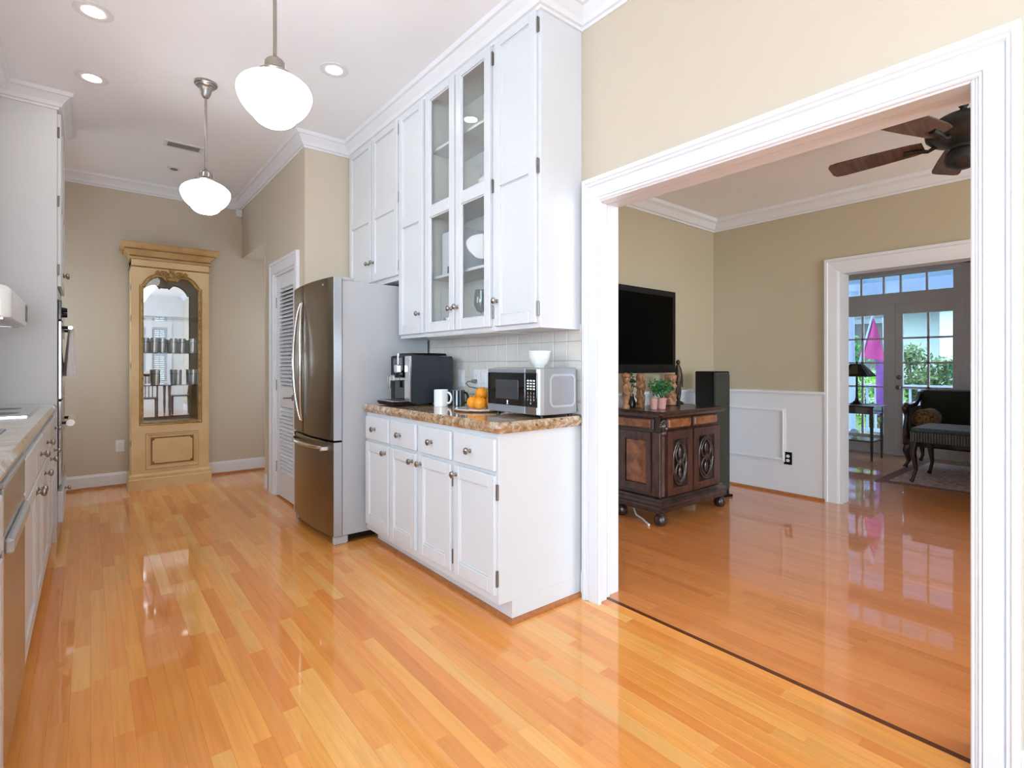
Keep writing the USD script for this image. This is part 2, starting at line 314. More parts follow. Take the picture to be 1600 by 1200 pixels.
# ---------------------------------------------------------------- structure: floors
mx = amap('x'); my = lambda p: np.asarray(p)[:, [0, 2, 1]]
F_, R_ = np.array(_f), np.array(_r)
def proj(p):
    p = np.asarray(p, float) - np.array([0, 0, CAM_H]); z = p @ F_; z = np.where(z < 0.05, np.nan, z)
    return np.stack([800 + 810 * (p @ R_) / z, 570 - 810 * p[..., 2] / z], -1)
_frame = sbox(0, 0, 1600, 1200)
def seen_area(x0, x1, y0, y1):
    q = proj([(x0, y0, 0), (x1, y0, 0), (x1, y1, 0), (x0, y1, 0)])
    if np.isnan(q).any(): return 0.0
    g = Polygon(q); return g.intersection(_frame).area if g.is_valid else 0.0
def boards(name, label, x0, x1, y0, y1, tones, seed, zoff=0.0, width=0.0572, skip=lambda cx, cy: False):
    rng = random.Random(seed); todo = []
    t = thing(name, label, None, kind='structure')
    for r in range(int(math.ceil((x1 - x0) / width))):
        xa, xb = x0 + r * width, min(x0 + (r + 1) * width, x1); y = y0 - rng.random() * 0.9
        while y < y1:
            L = rng.choice([0.35, 0.5, 0.62, 0.75, 0.9, 1.05, 1.25]) * (0.85 + 0.3 * rng.random())
            ya, yb = max(y, y0), min(y + L, y1); y += L
            if yb - ya < 0.01 or skip((xa + xb) / 2, (ya + yb) / 2): continue
            c = np.array(rng.choice(tones)) * (0.95 + 0.1 * rng.random())
            g, d = 0.0005, 0.0007
            V = [(xa + g, ya + g, 0), (xb - g, ya + g, 0), (xb - g, yb - g, 0), (xa + g, yb - g, 0), (xa, ya, -d), (xb, ya, -d), (xb, yb, -d), (xa, yb, -d), (xa, ya, -.012), (xb, ya, -.012), (xb, yb, -.012), (xa, yb, -.012)]
            Fq = [(0, 1, 2, 3)] + [(k + (i + 1) % 4, k + i, k + 4 + i, k + 4 + (i + 1) % 4)[::-1] for k in (0, 4) for i in range(4)]
            todo.append((seen_area(xa, xb, ya, yb), MB().add(np.array(V) + (0, 0, zoff), np.array(Fq)[:, ::1]), c))
    todo.sort(key=lambda a: -a[0]); rest = MB(); rt = []
    for i, (a, m, c) in enumerate(todo):
        if i < 300 and a > 0: part(t, 'plank', m, 'floor_wood', tone=np.tile(c, (12, 1)))
        else: rest.add(*m.get()); rt.append(np.tile(c, (12, 1)))
    part(t, 'planks', rest, 'floor_wood', kind='stuff', tone=np.vstack(rt))
    return t
K_T = [S(248, 168, 82), S(249, 175, 90), S(243, 157, 74), S(250, 184, 102), S(237, 148, 68), S(247, 163, 80), S(249, 171, 86), S(245, 160, 76)]
L_T = [S(220, 136, 72), S(223, 141, 77), S(216, 131, 68), S(221, 138, 74)]
fl = boards('floor', 'honey oak strip floor of the kitchen', -2.4, 2.066, -3.8, 6.5, K_T, 5)
part(fl, 'subfloor', MB().box(-2.5, 2.18, -3.9, 6.6, -.05, -.012), 'stained_shoe')
fl2 = boards('floor', 'glossy reddish oak strip floor of the living room and sunroom', 2.09, 8.40, -2.6, 3.2, L_T, 9)
part(fl2, 'subfloor', MB().box(2.18, 8.5, -2.7, 3.3, -.05, -.012), 'stained_shoe')
single('threshold_strip', MB().box(2.066, 2.09, .3, 1.8, -.012, .0006, .0005), 'threshold_wood', 'dark inlaid wooden strip between the two floors in the wide doorway', 'threshold')

# ---------------------------------------------------------------- structure: walls and ceilings
def wallx(name, poly, xa, xb, mat='wall_paint', label=None): return struct(name, MB().ext(poly, xa, xb, mx), mat, label)
def wally(name, poly, ya, yb, mat='wall_paint', label=None): return struct(name, MB().ext(poly, ya, yb, my), mat, label)
wallx('wall_right', sbox(-3.8, 0, 4.26, 3.06).difference(sbox(.30, -1, 1.80, 2.06)), 2.0, 2.18, label='cream wall with the wide cased doorway to the living room')
wallx('wall_right', sbox(4.26, 0, 6.47, 3.06).difference(sbox(4.50, -1, 5.13, 2.045)).difference(sbox(5.462, -1, 6.48, 2.408)), 1.334, 1.434, label='beige wall with the louvered door')
wally('wall_back', sbox(1.434, 0, 2.0, 3.06), 4.26, 4.36, label='beige wall piece above the refrigerator')
wally('wall_back', sbox(-.95, 0, 2.3, 3.06), 6.47, 6.57, label='far beige wall behind the curio cabinet')
wallx('wall_left', sbox(.95, 0, 6.47, 3.06).difference(sbox(1.75, 1.15, 3.15, 2.45)).difference(sbox(5.55, .95, 6.3, 2.2)), -.95, -.85, label='kitchen wall behind the left cabinets')
wally('wall_left', sbox(-2.5, 0, -.95, 3.06), .95, 1.05)
wallx('wall_left', sbox(-3.8, 0, .95, 3.06).difference(sbox(-3.3, .7, -.5, 2.4)), -2.5, -2.4)
wally('wall_front', sbox(-2.5, 0, 2.18, 3.06).difference(sbox(-2.1, .8, -.4, 2.3)).difference(sbox(.35, .75, 1.15, 2.2)).difference(sbox(1.28, .75, 1.62, 2.2)), -3.9, -3.8, 'white_trim', label='breakfast area wall with windows')
wallx('wall_right', sbox(5.462, 0, 6.47, 2.41).difference(sbox(5.75, 1.0, 6.25, 2.1)), 2.07, 2.17)
struct('ceiling', MB().box(-2.5, 2.18, -3.9, 6.57, 3.05, 3.15), 'ceiling_paint', 'white kitchen ceiling')
struct('ceiling', MB().box(1.434, 2.1, 5.462, 6.47, 2.408, 2.46), 'wall_paint')
# living room shell
wally('wall_back', sbox(2.18, 0, 5.06, 2.8), 2.872, 2.972, 'wall_paint_living', label='beige living room wall behind the television')
wallx('wall_right', sbox(-2.6, 0, 2.872, 2.8).difference(sbox(.1, -1, 1.69, 2.02)), 5.06, 5.20, 'wall_paint_living', label='beige living room wall with white wainscot and cased opening')
wally('wall_front', sbox(2.18, 0, 8.5, 2.8).difference(sbox(2.25, .7, 3.95, 2.3)), -2.7, -2.6)
struct('ceiling', MB().box(2.18, 5.06, -2.7, 2.972, 2.70, 2.82), 'ceiling_paint', 'white living room ceiling')
# sunroom shell
wallx('wall_right', sbox(-2.7, 0, 3.2, 2.8).difference(sbox(1.42, -1, 2.86, 2.46)), 8.36, 8.50, 'white_trim', 'sunroom wall that holds the french doors')
wally('wall_back', sbox(5.2, 0, 8.5, 2.8), 3.1, 3.2)
struct('ceiling', MB().box(5.06, 8.5, -2.7, 3.2, 2.70, 2.82), 'ceiling_paint')

# wainscot, chair rail and panel frame of the living room
WS = 'white_trim'
w = MB().box(5.035, 5.06, 1.80, 2.872, .02, .94); struct('trim_1', w, WS, 'white wainscot under the beige wall')
struct('trim_2', MB().box(2.18, 5.04, 2.852, 2.872, .02, .94), WS, 'white wainscot behind the console cabinet')
rail = [(0, .925), (.03, .925), (.034, .938), (.042, .945), (.042, .962), (.03, .968), (0, .968)]
struct('trim_3', MB().sweep([(5.06, 1.80), (5.06, 2.872), (2.18, 2.872)], rail), WS, 'white chair rail')
pf = [(0, 0), (0, .012), (.012, .016), (.022, .010), (.03, .010), (.03, 0)]
struct('trim_4', MB().sweep([(2.17, .33), (2.17, .77), (2.78, .77), (2.78, .33)], [(d, 5.035 - h) for d, h in pf], mx, closed=True), WS, 'white picture frame moulding on the wainscot')
shoe = [(0, 0), (.02, 0), (.018, .012), (.01, .02), (0, .022)]
struct('baseboard_right', MB().sweep([(5.035, 1.80), (5.035, 2.852), (2.18, 2.852)], shoe), 'stained_shoe', 'stained shoe moulding of the living room')
lcrown = [(0, 2.585), (.012, 2.585), (.016, 2.60), (.03, 2.605), (.06, 2.655), (.085, 2.672), (.092, 2.70), (0, 2.70)]
struct('trim_5', MB().sweep([(5.06, -2.6), (5.06, 2.872), (2.18, 2.872)], lcrown), WS, 'white crown moulding of the living room')
# casing of the opening in the living room's far wall
cas2 = [(0, 5.06), (0, 5.045), (.15, 5.04), (.75, 5.034), (.8, 5.026), (1, 5.026), (1, 5.06)]
struct('trim_6', MB().sweep([(1.695, 0), (1.695, 2.015), (.1, 2.015), (.1, 0)], cas2, mx, miters=[(.113, 0), (.113, .117), (-.113, .117), (-.113, 0)]), WS, 'white casing of the opening to the sunroom')
struct('trim_7', MB().box(5.05, 5.21, 1.675, 1.697, 0, 2.02).box(5.05, 5.21, .1, 1.675, 2.0, 2.02).box(5.05, 5.21, .095, .117, 0, 2.02), WS, 'white jamb of the sunroom opening')
# casing of the wide doorway
cas = [(0, 2.0), (0, 1.986), (.03, 1.981), (.09, 1.981), (.11, 1.985), (.13, 1.978), (.60, 1.976), (.64, 1.982), (.68, 1.972), (.77, 1.972), (.81, 1.964), (.93, 1.964), (.95, 1.969), (1, 1.969), (1, 2.0)]
struct('trim_8', MB().sweep([(1.742, 0), (1.742, 2.036), (.310, 2.036), (.310, 0)], cas, mx, miters=[(.106, 0), (.106, .117), (-.09, .117), (-.09, 0)]), WS, 'wide white casing of the doorway to the living room')
j = MB()
for y0, y1 in ((1.783, 1.80), (.30, .317)): j.box(1.99, 2.185, y0, y1, 0, 2.06, .002)
j.box(1.99, 2.185, .317, 1.783, 2.044, 2.06, .002)
j.box(1.992, 2.06, 1.755, 1.783, 0, 2.044, .004).box(1.992, 2.06, .317, .328, 0, 2.044, .004).box(1.992, 2.06, .328, 1.755, 2.030, 2.044, .004)
j.box(2.075, 2.10, 1.769, 1.783, 0, 2.044, .003).box(2.075, 2.10, .328, 1.769, 2.036, 2.044, .003)
struct('trim_9', j, WS, 'white jamb and stops of the wide doorway')
# kitchen crown, one run round walls and cabinets
crown = [(0, 2.945), (.010, 2.945), (.014, 2.958), (.026, 2.962), (.036, 2.985), (.07, 3.022), (.084, 3.026), (.092, 3.05), (0, 3.05)]
struct('trim_10', MB().sweep([(2.0, -3.8), (2.0, 1.875), (1.709, 1.875), (1.709, 4.26), (1.334, 4.26), (1.334, 6.47), (-.85, 6.47), (-.85, 5.38), (-.174, 5.38), (-.174, 4.70), (-.485, 4.70), (-.485, 3.25)], crown), WS, 'white crown moulding round kitchen walls and cabinets')
bb = [(0, .0), (.014, .0), (.014, .118), (.009, .132), (.006, .142), (0, .142)]
struct('baseboard_back', MB().sweep([(2.07, 6.47), (-.85, 6.47)], bb), WS, 'white baseboard of the far wall')
struct('baseboard_back', MB().sweep([(2.07, 6.456), (-.85, 6.456)], shoe), 'stained_shoe', 'stained shoe moulding of the far wall')
struct('baseboard_right', MB().sweep([(2.0, -3.8), (2.0, .22)], bb), WS)
struct('baseboard_right', MB().sweep([(1.334, 5.40), (1.334, 5.462)], bb), WS)
struct('baseboard_right', MB().sweep([(2.0, 1.846), (2.0, 1.872)], [(0, 0), (.014, 0), (.014, .12), (.006, .14), (0, .14)]), WS)
struct('trim_11', MB().box(1.328, 1.438, 5.452, 5.466, 0, 2.41, .003), 'wall_paint', 'wall corner bead beside the louvered door')

# louvered pantry door in its casing
cas3 = [(0, 1.334), (0, 1.322), (.1, 1.316), (.7, 1.314), (.75, 1.308), (1, 1.308), (1, 1.334)]
struct('trim_12', MB().sweep([(5.13, 0), (5.13, 2.045), (4.50, 2.045), (4.50, 0)], cas3, mx, miters=[(.10, 0), (.10, .105), (-.10, .105), (-.10, 0)]), WS, 'white casing of the louvered door')
struct('trim_13', MB().box(1.33, 1.44, 5.105, 5.13, 0, 2.045).box(1.33, 1.44, 4.50, 4.525, 0, 2.045).box(1.33, 1.44, 4.525, 5.105, 2.02, 2.045), WS, 'white jamb of the louvered door')
d = thing('door_1', 'white louvered pantry door beside the refrigerator', None, (1.36, 4.815, 0), kind='structure')
y0, y1, XD = 4.527, 5.103, 1.345
fr = MB()
for a, b in ((y0, y0 + .085), (y1 - .085, y1)): fr.box(XD, XD + .034, a, b, .015, 2.02, .003)
for a, b in ((.015, .25), (.83, 1.0), (1.90, 2.02)): fr.box(XD, XD + .034, y0 + .085, y1 - .085, a, b, .003)
part(d, 'door_frame', fr, WS)
for a, b in ((.25, .83), (1.0, 1.90)):
    n = int((b - a) / .033)
    for k in range(n):
        z = a + (k + .5) * (b - a) / n; c, s_ = math.cos(math.radians(44)), math.sin(math.radians(44))
        part(d, 'slat', MB().rbox((XD + .019, (y0 + y1) / 2, z), (.058, y1 - y0 - .17, .006), M=[[c, 0, s_], [0, 1, 0], [-s_ * -1, 0, c]] if False else [[c, 0, -s_], [0, 1, 0], [s_, 0, c]], b=.002), WS)
for z in (1.78, 1.02, .27): part(d, 'hinge', MB().box(XD - .006, XD + .004, 5.098, 5.122, z - .05, z + .05, .002), 'brushed_nickel')
part(d, 'lever_handle', MB().tube([(XD, 4.60, .925), (XD - .04, 4.60, .925), (XD - .052, 4.615, .925), (XD - .052, 4.70, .918)], .007).lathe([(0, 0), (.026, 0), (.026, .008), (0, .008)], (XD, 4.60, .925), '-x', 16), 'brushed_nickel', 40)

# windows of the breakfast area (seen in reflections)
def sash(t, m, a0, a1, z0, z1, h0, h1, cols, rows, bar=.02, frame=.06, glass='pane', mat=WS):
    part(t, 'window_frame', MB().ext(sbox(a0, z0, a1, z1).difference(sbox(a0 + frame, z0 + frame, a1 - frame, z1 - frame)), h0, h1, m), mat)
    ga0, ga1, gz0, gz1 = a0 + frame, a1 - frame, z0 + frame, z1 - frame; hm = (h0 + h1) / 2
    for i in range(1, cols): x = ga0 + (ga1 - ga0) * i / cols; part(t, 'muntin', MB().ext(sbox(x - bar / 2, gz0, x + bar / 2, gz1), h0 + .005, h1 - .005, m), mat)
    for i in range(1, rows): z = gz0 + (gz1 - gz0) * i / rows; part(t, 'muntin', MB().ext(sbox(ga0, z - bar / 2, ga1, z + bar / 2), h0 + .005, h1 - .005, m), mat)
    part(t, 'pane', MB().ext(sbox(ga0, gz0, ga1, gz1), hm - .002, hm + .002, m), glass)
for i, (n, m, a0, a1, z0, z1, h0, h1, lab) in enumerate([('window_1', mx, -3.3, -.5, .7, 2.4, -2.49, -2.42, 'wide white window left of the breakfast area'), ('window_2', my, -2.1, -.4, .8, 2.3, -3.89, -3.82, 'white window behind the breakfast table'),
        ('window_3', my, .35, 1.15, .75, 2.2, -3.89, -3.84, 'white window with lowered blind, wider of the pair'), ('window_4', my, 1.28, 1.62, .75, 2.2, -3.89, -3.84, 'narrow white window with lowered blind'), ('window_5', my, 2.25, 3.95, .7, 2.3, -2.69, -2.62, 'white living room window')]):
    t = thing(n, lab, None, kind='structure'); sash(t, m, a0, a1, z0, z1, h0, h1, 2, 2)
t = thing('window_7', 'white window above the sink', None, kind='structure'); sash(t, mx, 1.75, 3.15, 1.15, 2.45, -.94, -.88, 2, 2)
t = thing('window_8', 'white window at the far left of the kitchen', None, kind='structure'); sash(t, mx, 5.55, 6.3, .95, 2.2, -.94, -.88, 2, 2)
t = thing('window_9', 'small window of the hall right of the curio', None, kind='structure'); sash(t, mx, 5.75, 6.25, 1.0, 2.1, 2.10, 2.14, 1, 2, frame=.05)
for a0, a1 in ((.35, 1.15), (1.28, 1.62)):
    t = thing('window_blind', 'white slatted blind over the %s breakfast window, mirrored in the curio' % ('wide' if a0 < 1 else 'narrow'), 'blind', ((a0 + a1) / 2, -3.80, 2.2))
    part(t, 'head_rail', MB().box(a0, a1, -3.82, -3.77, 2.17, 2.21, .003), 'blind_white')
    s_ = MB()
    for k in range(28): s_.rbox(((a0 + a1) / 2, -3.795, 2.14 - k * .05), (a1 - a0 - .01, .05, .003), M=[[1, 0, 0], [0, .5, -.866], [0, .866, .5]], b=0)
    part(t, 'slats', s_, 'blind_white', kind='stuff')
struct('trim_14', MB().ext(sbox(.25, .65, 1.72, 2.3).difference(sbox(.35, .75, 1.15, 2.2)).difference(sbox(1.28, .75, 1.62, 2.2)), -3.8, -3.775, my), WS, 'white casing round the breakfast windows')

# french doors, transom and their frame
XF = 8.395
fm = MB()
fm.box(8.34, 8.50, 1.40, 2.90, 0, .022, .004).box(8.35, 8.49, 2.80, 2.90, 0, 2.47).box(8.35, 8.49, 1.40, 1.47, 0, 2.47).box(8.35, 8.49, 1.47, 2.80, 2.42, 2.47).box(8.35, 8.49, 1.47, 2.80, 2.02, 2.16).box(8.345, 8.40, 1.27, 1.44, 0, 2.56, .004).box(8.345, 8.37, 2.86, 2.98, 0, 2.56, .004).box(8.345, 8.37, 1.27, 2.98, 2.46, 2.58, .004)
struct('trim_15', fm, WS, 'white frame of the french doors')
tr = thing('window_6', 'transom of five panes above the french doors', None, (XF, 2.1, 2.2), kind='structure')
ys = [2.80, 2.545, 2.28, 2.09, 1.81, 1.545]
part(tr, 'window_frame', MB().ext(sbox(1.47, 2.14, 2.80, 2.44).difference(sbox(1.545, 2.175, 2.80, 2.405)), XF, XF + .04, mx), WS)
for k in range(5):
    a, b = ys[k + 1] + (.011 if k < 4 else 0), ys[k] - (.011 if k else 0)
    if k: part(tr, 'muntin', MB().box(XF, XF + .04, ys[k] - .011, ys[k] + .011, 2.175, 2.405), WS)
    part(tr, 'pane', MB().box(XF + .018, XF + .022, a, b, 2.175, 2.405), 'pane')
def leaf(n, ya, yb, ga, gb, lab, hy):
    t = thing(n, lab, None, (XF, (ya + yb) / 2, 0), kind='structure')
    g0, g1 = .25, 1.885
    part(t, 'door_frame', MB().ext(sbox(ya, .01, yb, 2.02).difference(sbox(ga, g0, gb, g1)), XF - .02, XF + .025, mx), WS)
    ym = (ga + gb) / 2 - (.0 if n == 'door_2' else .01); zs = [g1, 1.562, 1.233, .905, .575, g0]
    part(t, 'muntin', MB().box(XF - .012, XF + .018, ym - .012, ym + .012, g0, g1), WS)
    for z in zs[1:-1]: part(t, 'muntin', MB().box(XF - .012, XF + .018, ga, gb, z - .012, z + .012), WS)
    for i in range(5):
        for a, b in ((ga, ym - .012), (ym + .012, gb)): part(t, 'pane', MB().box(XF + .001, XF + .005, a, b, zs[i + 1] + .012 * (i < 4), zs[i] - .012 * (i > 0)), 'pane')
    if hy:
        part(t, 'knob', MB().lathe([(0, 0), (.028, 0), (.028, .008), (.012, .012), (.012, .035), (.026, .042), (.03, .055), (.024, .068), (0, .072)], (XF - .02, hy, .905), '-x', 16), 'dark_nickel', 40)
        part(t, 'deadbolt', MB().lathe([(0, 0), (.03, 0), (.03, .012), (.02, .018), (0, .018)], (XF - .02, hy, 1.04), '-x', 16), 'dark_nickel', 40)
leaf('door_2', 2.145, 2.80, 2.275, 2.775, 'left french door leaf with ten panes', None)
leaf('door_3', 1.475, 2.14, 1.545, 2.06, 'right french door leaf with ten panes and a dark knob', 2.10)

# tiled backsplash: white squares over a patterned border row
bs = thing('backsplash', None, None, (2.0, 2.6, .945), kind='structure'); tag(bs.prim, 'white square tile backsplash with patterned border row')
part(bs, 'grout', MB().box(1.992, 2.0, 1.85, 3.42, .945, 1.42), 'grout')
rg = random.Random(3)
p_, g_ = .1035, .003
for r in range(4):
    z0 = 1.022 + r * p_
    for k in range(15):
        ya = 1.868 + k * p_; yb = min(ya + p_ - g_, 3.42)
        o = rg.random() * .0006
        part(bs, 'tile', MB().box(1.985 + o, 1.993, ya, yb, z0, min(z0 + p_ - g_, 1.418), .0009), 'tile_white')
for k in range(15):
    ya = 1.868 + k * p_; yb = min(ya + p_ - g_, 3.42); yc = (ya + yb) / 2
    b_ = part(bs, 'border_tile', MB().box(1.9855, 1.993, ya, yb, .9475, 1.0185, .002), 'tile_white', label='border tile with gray leaf motif')
    mo = MB().ext(Polygon([(yc - .034, .963), (yc - .006, .963), (yc - .02, 1.0)]), 1.984, 1.9858, mx).ext(Polygon([(yc + .006, .963), (yc + .034, .963), (yc + .02, 1.0)]), 1.984, 1.9858, mx).box(1.984, 1.9858, ya + .002, yb - .002, 1.008, 1.0145)
    part(b_, 'motif', mo, 'tile_border')
struct('wall_right', MB().box(1.434, 2.0, 5.362, 5.462, 0, 3.05).box(1.98, 2.05, 4.36, 5.4, 0, 3.05).box(1.434, 2.0, 4.36, 5.4, 2.5, 2.55), 'white_trim', 'pantry closet lining behind the louvered door')
# ---------------------------------------------------------------- kitchen cabinets
KNOB = [(0, 0), (.011, 0), (.011, .003), (.006, .007), (.006, .015), (.013, .019), (.0175, .025), (.0165, .031), (.010, .0355), (0, .037)]
def knob(t, x, y, z, sg, mat='brushed_nickel'): return part(t, 'knob', MB().lathe(KNOB, (x, y, z), 'x' if sg > 0 else '-x', 16), mat, 40, label='nickel knob')
def hinges(t, X0, sg, y, zs, side):
    for z in zs:
        part(t, 'hinge', MB().ub(X0, sg, y - .006, y + .006, z - .035, z + .035, .0, .008, .002).ub(X0, sg, y + (.006 if side < 0 else -.016), y + (.016 if side < 0 else -.006), z - .024, z + .024, 0, .004, .001).cyl((X0 + sg * .008, y, z - .037), (X0 + sg * .008, y, z + .037), .0045, seg=8), 'dark_nickel')
def shaker(t, X0, sg, u0, u1, v0, v1, mids=(), st=.05, rails=(.06, .07), glass=False, th=.02, name='door'):
    m = MB(); b = .003
    m.ub(X0, sg, u0, u0 + st, v0, v1, 0, th, b).ub(X0, sg, u1 - st, u1, v0, v1, 0, th, b)
    m.ub(X0, sg, u0 + st, u1 - st, v0, v0 + rails[1], 0, th - .0003, b).ub(X0, sg, u0 + st, u1 - st, v1 - rails[0], v1, 0, th - .0003, b)
    cuts = [v0 + rails[1]] + [x for q in mids for x in q] + [v1 - rails[0]]
    for a, c in mids: m.ub(X0, sg, u0 + st, u1 - st, a, c, 0, th - .0003, b)
    spans = list(zip(cuts[::2], cuts[1::2]))
    for a, c in spans:
        if not glass: m.ub(X0, sg, u0 + st - .002, u1 - st + .002, a - .002, c + .002, .001, .0095)
        for p, q, r, s_ in ((u0 + st, u0 + st + .007, a, c), (u1 - st - .007, u1 - st, a, c), (u0 + st, u1 - st, a, a + .007), (u0 + st, u1 - st, c - .007, c)):
            m.ub(X0, sg, p, q, r, s_, .002, th - .006, .003)
    d_ = part(t, name, m, 'cabinet_white')
    if glass:
        for a, c in spans: part(d_, 'pane', MB().ub(X0, sg, u0 + st - .002, u1 - st + .002, a - .002, c + .002, .006, .009), 'pane')
    return d_
def slabfront(t, X0, sg, u0, u1, v0, v1, th=.02, name='drawer'): return part(t, name, MB().ub(X0, sg, u0, u1, v0, v1, 0, th, .005), 'cabinet_white')

XU, XB = 1.709, 1.452
# base cabinets under the granite: single, pair, single
def base(lab, ya, yb, parts):
    t = thing('base_cabinet', lab, 'cabinet', (1.75, (ya + yb) / 2, 0))
    part(t, 'body', MB().box(XB, 1.995, ya, yb, .105, .893, .001), 'cabinet_white')
    part(t, 'toe_kick', MB().box(1.53, 1.99, ya + (.0 if ya < 1.9 else 0), yb, 0.0, .105), 'cabinet_white')
    for u0, u1, kn, hg in parts:
        dr = slabfront(t, XB, -1, u0, u1, .716, .866); knob(dr, XB - .02, (u0 + u1) / 2 + .02, .79, -1)
        do = shaker(t, XB, -1, u0, u1, .148, .698); knob(do, XB - .02, kn, .655, -1)
        if hg is not None: hinges(do, XB - .0, -1, hg, (.622, .226), -1 if hg < u0 else 1)
    return t
base('white base cabinet nearest the doorway, under the microwave', 1.877, 2.246, [(1.888, 2.232, 2.205, 1.881)])
base('white double base cabinet in the middle of the granite run', 2.2465, 2.962, [(2.26, 2.59, 2.565, 2.253), (2.63, 2.952, 2.66, None)])
base('narrow white base cabinet next to the refrigerator', 2.9625, 3.33, [(2.976, 3.312, 3.01, None)])
struct('baseboard_right', MB().sweep([(1.53, 3.33), (1.53, 1.877), (2.0, 1.877)][::-1], shoe), 'stained_shoe', 'stained quarter round along the foot of the white base cabinets')
ct = MB(); co = lambda d: rrect(1.422 + d, 2.02, 1.842 + d, 3.345 + .02, .03, 5) if d >= 0 else None
def slab(x0, x1, y0, y1, z0, z1, r=.03, e=.012, clip=None):
    L = []
    for k in range(7):
        a = PI * k / 6; d = e * (1 - math.sin(a)); L.append((rrect(x0 + d, x1 - d, y0 + d, y1 - d, r, 5), (z0 + z1) / 2 - (z1 - z0) / 2 * math.cos(a)))
    L = [(L[0][0], z0)] + [(p, z0 + (z1 - z0) * (.12 + .76 * (i / 6)) if 0 < i < 6 else h) for i, (p, h) in enumerate(L)] + [(L[-1][0], z1)]
    return MB().loft(L)
single('granite_countertop', slab(1.422, 1.991, 1.842, 3.36, .893, .945), 'granite', 'tan speckled granite countertop under the coffee machine and microwave', 'countertop', 40)

# upper cabinets
def solid_upper(lab, ya, yb, za, doors):
    t = thing('upper_cabinet', lab, 'cabinet', (1.85, (ya + yb) / 2, za))
    part(t, 'body', MB().box(XU, 1.999, ya, yb, za, 2.999, .001), 'cabinet_white')
    for u0, u1, v0, mid, kn, kz, hg, side in doors:
        do = shaker(t, XU, -1, u0, u1, v0, 2.955, [mid], rails=(.05, .06)); knob(do, XU - .02, kn, kz, -1)
        if hg is not None: hinges(do, XU, -1, hg, (v0 + .07, (v0 + 2.955) / 2 - .0, 2.876), side)
    return t
solid_upper('tall white wall cabinet nearest the doorway, solid door', 1.875, 2.249, 1.39, [(1.896, 2.228, 1.414, (2.158, 2.226), 2.20, 1.548, 1.889, -1)])
solid_upper('narrow white wall cabinet between glass doors and refrigerator', 2.9875, 3.345, 1.39, [(3.006, 3.338, 1.414, (2.158, 2.226), 3.045, 1.545, None, 1)])
solid_upper('white wall cabinet with two doors above the refrigerator', 3.3455, 4.258, 1.81, [(3.365, 3.787, 1.845, (2.32, 2.385), 3.757, 1.99, 3.357, -1), (3.813, 4.235, 1.845, (2.32, 2.385), 3.843, 1.99, None, 1)])
t = thing('upper_cabinet', 'white wall cabinet with two tall glass doors', 'cabinet', (1.85, 2.62, 1.39))
b = MB(); ya, yb = 2.2495, 2.987
for y in (ya, yb - .018): b.box(XU + .02, 1.985, y, y + .018, 1.39, 3.0)
b.box(1.978, 1.985, ya, yb, 1.39, 3.0).box(XU + .02, 1.98, ya + .018, yb - .018, 1.39, 1.418).box(XU + .02, 1.98, ya + .018, yb - .018, 2.96, 3.0)
part(t, 'carcass', b, 'cabinet_inside')
b = MB().ub(XU + .02, -1, ya, 2.30, 1.39, 3.0, 0, .02).ub(XU + .02, -1, 2.575, 2.66, 1.45, 2.91, 0, .02).ub(XU + .02, -1, 2.937, yb, 1.39, 3.0, 0, .02).ub(XU + .02, -1, 2.30, 2.937, 1.39, 1.45, 0, .02).ub(XU + .02, -1, 2.30, 2.937, 2.91, 3.0, 0, .02)
part(t, 'face_frame', b, 'cabinet_white')
part(t, 'underside', MB().box(XU, 1.999, ya, yb, 1.386, 1.392), 'cabinet_white')
for z in (1.762, 2.175, 2.59): part(t, 'shelf', MB().box(XU + .03, 1.98, ya + .018, yb - .018, z, z + .018, .002), 'cabinet_white')
do = shaker(t, XU, -1, 2.266, 2.608, 1.414, 2.955, [(2.153, 2.224)], glass=True, rails=(.05, .06), st=.055); knob(do, XU - .02, 2.585, 1.55, -1); hinges(do, XU, -1, 2.258, (1.495, 2.18, 2.876), -1)
do = shaker(t, XU, -1, 2.627, 2.969, 1.414, 2.955, [(2.153, 2.224)], glass=True, rails=(.05, .06), st=.055); knob(do, XU - .02, 2.655, 1.545, -1)
# things behind the glass doors
def glass_stem(name, lab, loc, group, h=.2, r=.036):
    t = thing(name, lab, 'glass', loc, 0, group, local=True)
    part(t, 'bowl', MB().lathe([(.004, h * .42), (.02, h * .45), (r, h * .62), (r * .95, h * .8), (r * .8, h)], seg=20), 'crystal', 60)
    part(t, 'stem', MB().lathe([(.0, 0), (.033, .0), (.03, .004), (.005, .01), (.0035, .05), (.004, h * .42), (0, h * .43)], seg=16), 'crystal', 50); return t
g0 = glass_stem('wine_glass', 'clear wine glass on the bottom shelf behind the glass cabinet doors', (1.79, 2.39, 1.419), 'wine glasses in the glass cabinet', .23, .04)
for x, y in ((1.79, 2.49), (1.88, 2.34), (1.88, 2.44), (1.88, 2.54), (1.79, 2.30)): dup(g0, (x, y, 1.419), 0, 'clear wine glass on the bottom shelf behind the glass cabinet doors', 'wine glasses in the glass cabinet', 'glass')
t = thing('tumbler_glass', 'small clear tumbler on the bottom shelf behind the left glass door', 'glass', (1.80, 2.76, 1.419), 0, 'small tumblers in the glass cabinet', local=True)
part(t, 'cup', MB().lathe([(0, 0), (.028, 0), (.034, .09), (.031, .09), (.026, .008), (0, .008)], seg=16), 'crystal', 40)
for x, y in ((1.80, 2.86), (1.88, 2.81)): dup(t, (x, y, 1.419), 0, 'small clear tumbler on the bottom shelf behind the left glass door', 'small tumblers in the glass cabinet', 'glass')
t = thing('storage_box', 'pale storage box with a gray label behind the left glass door', 'box', (1.86, 2.79, 1.78))
part(t, 'box', MB().box(1.775, 1.95, 2.68, 2.90, 1.7805, 2.06, .006), 'frosted_box')
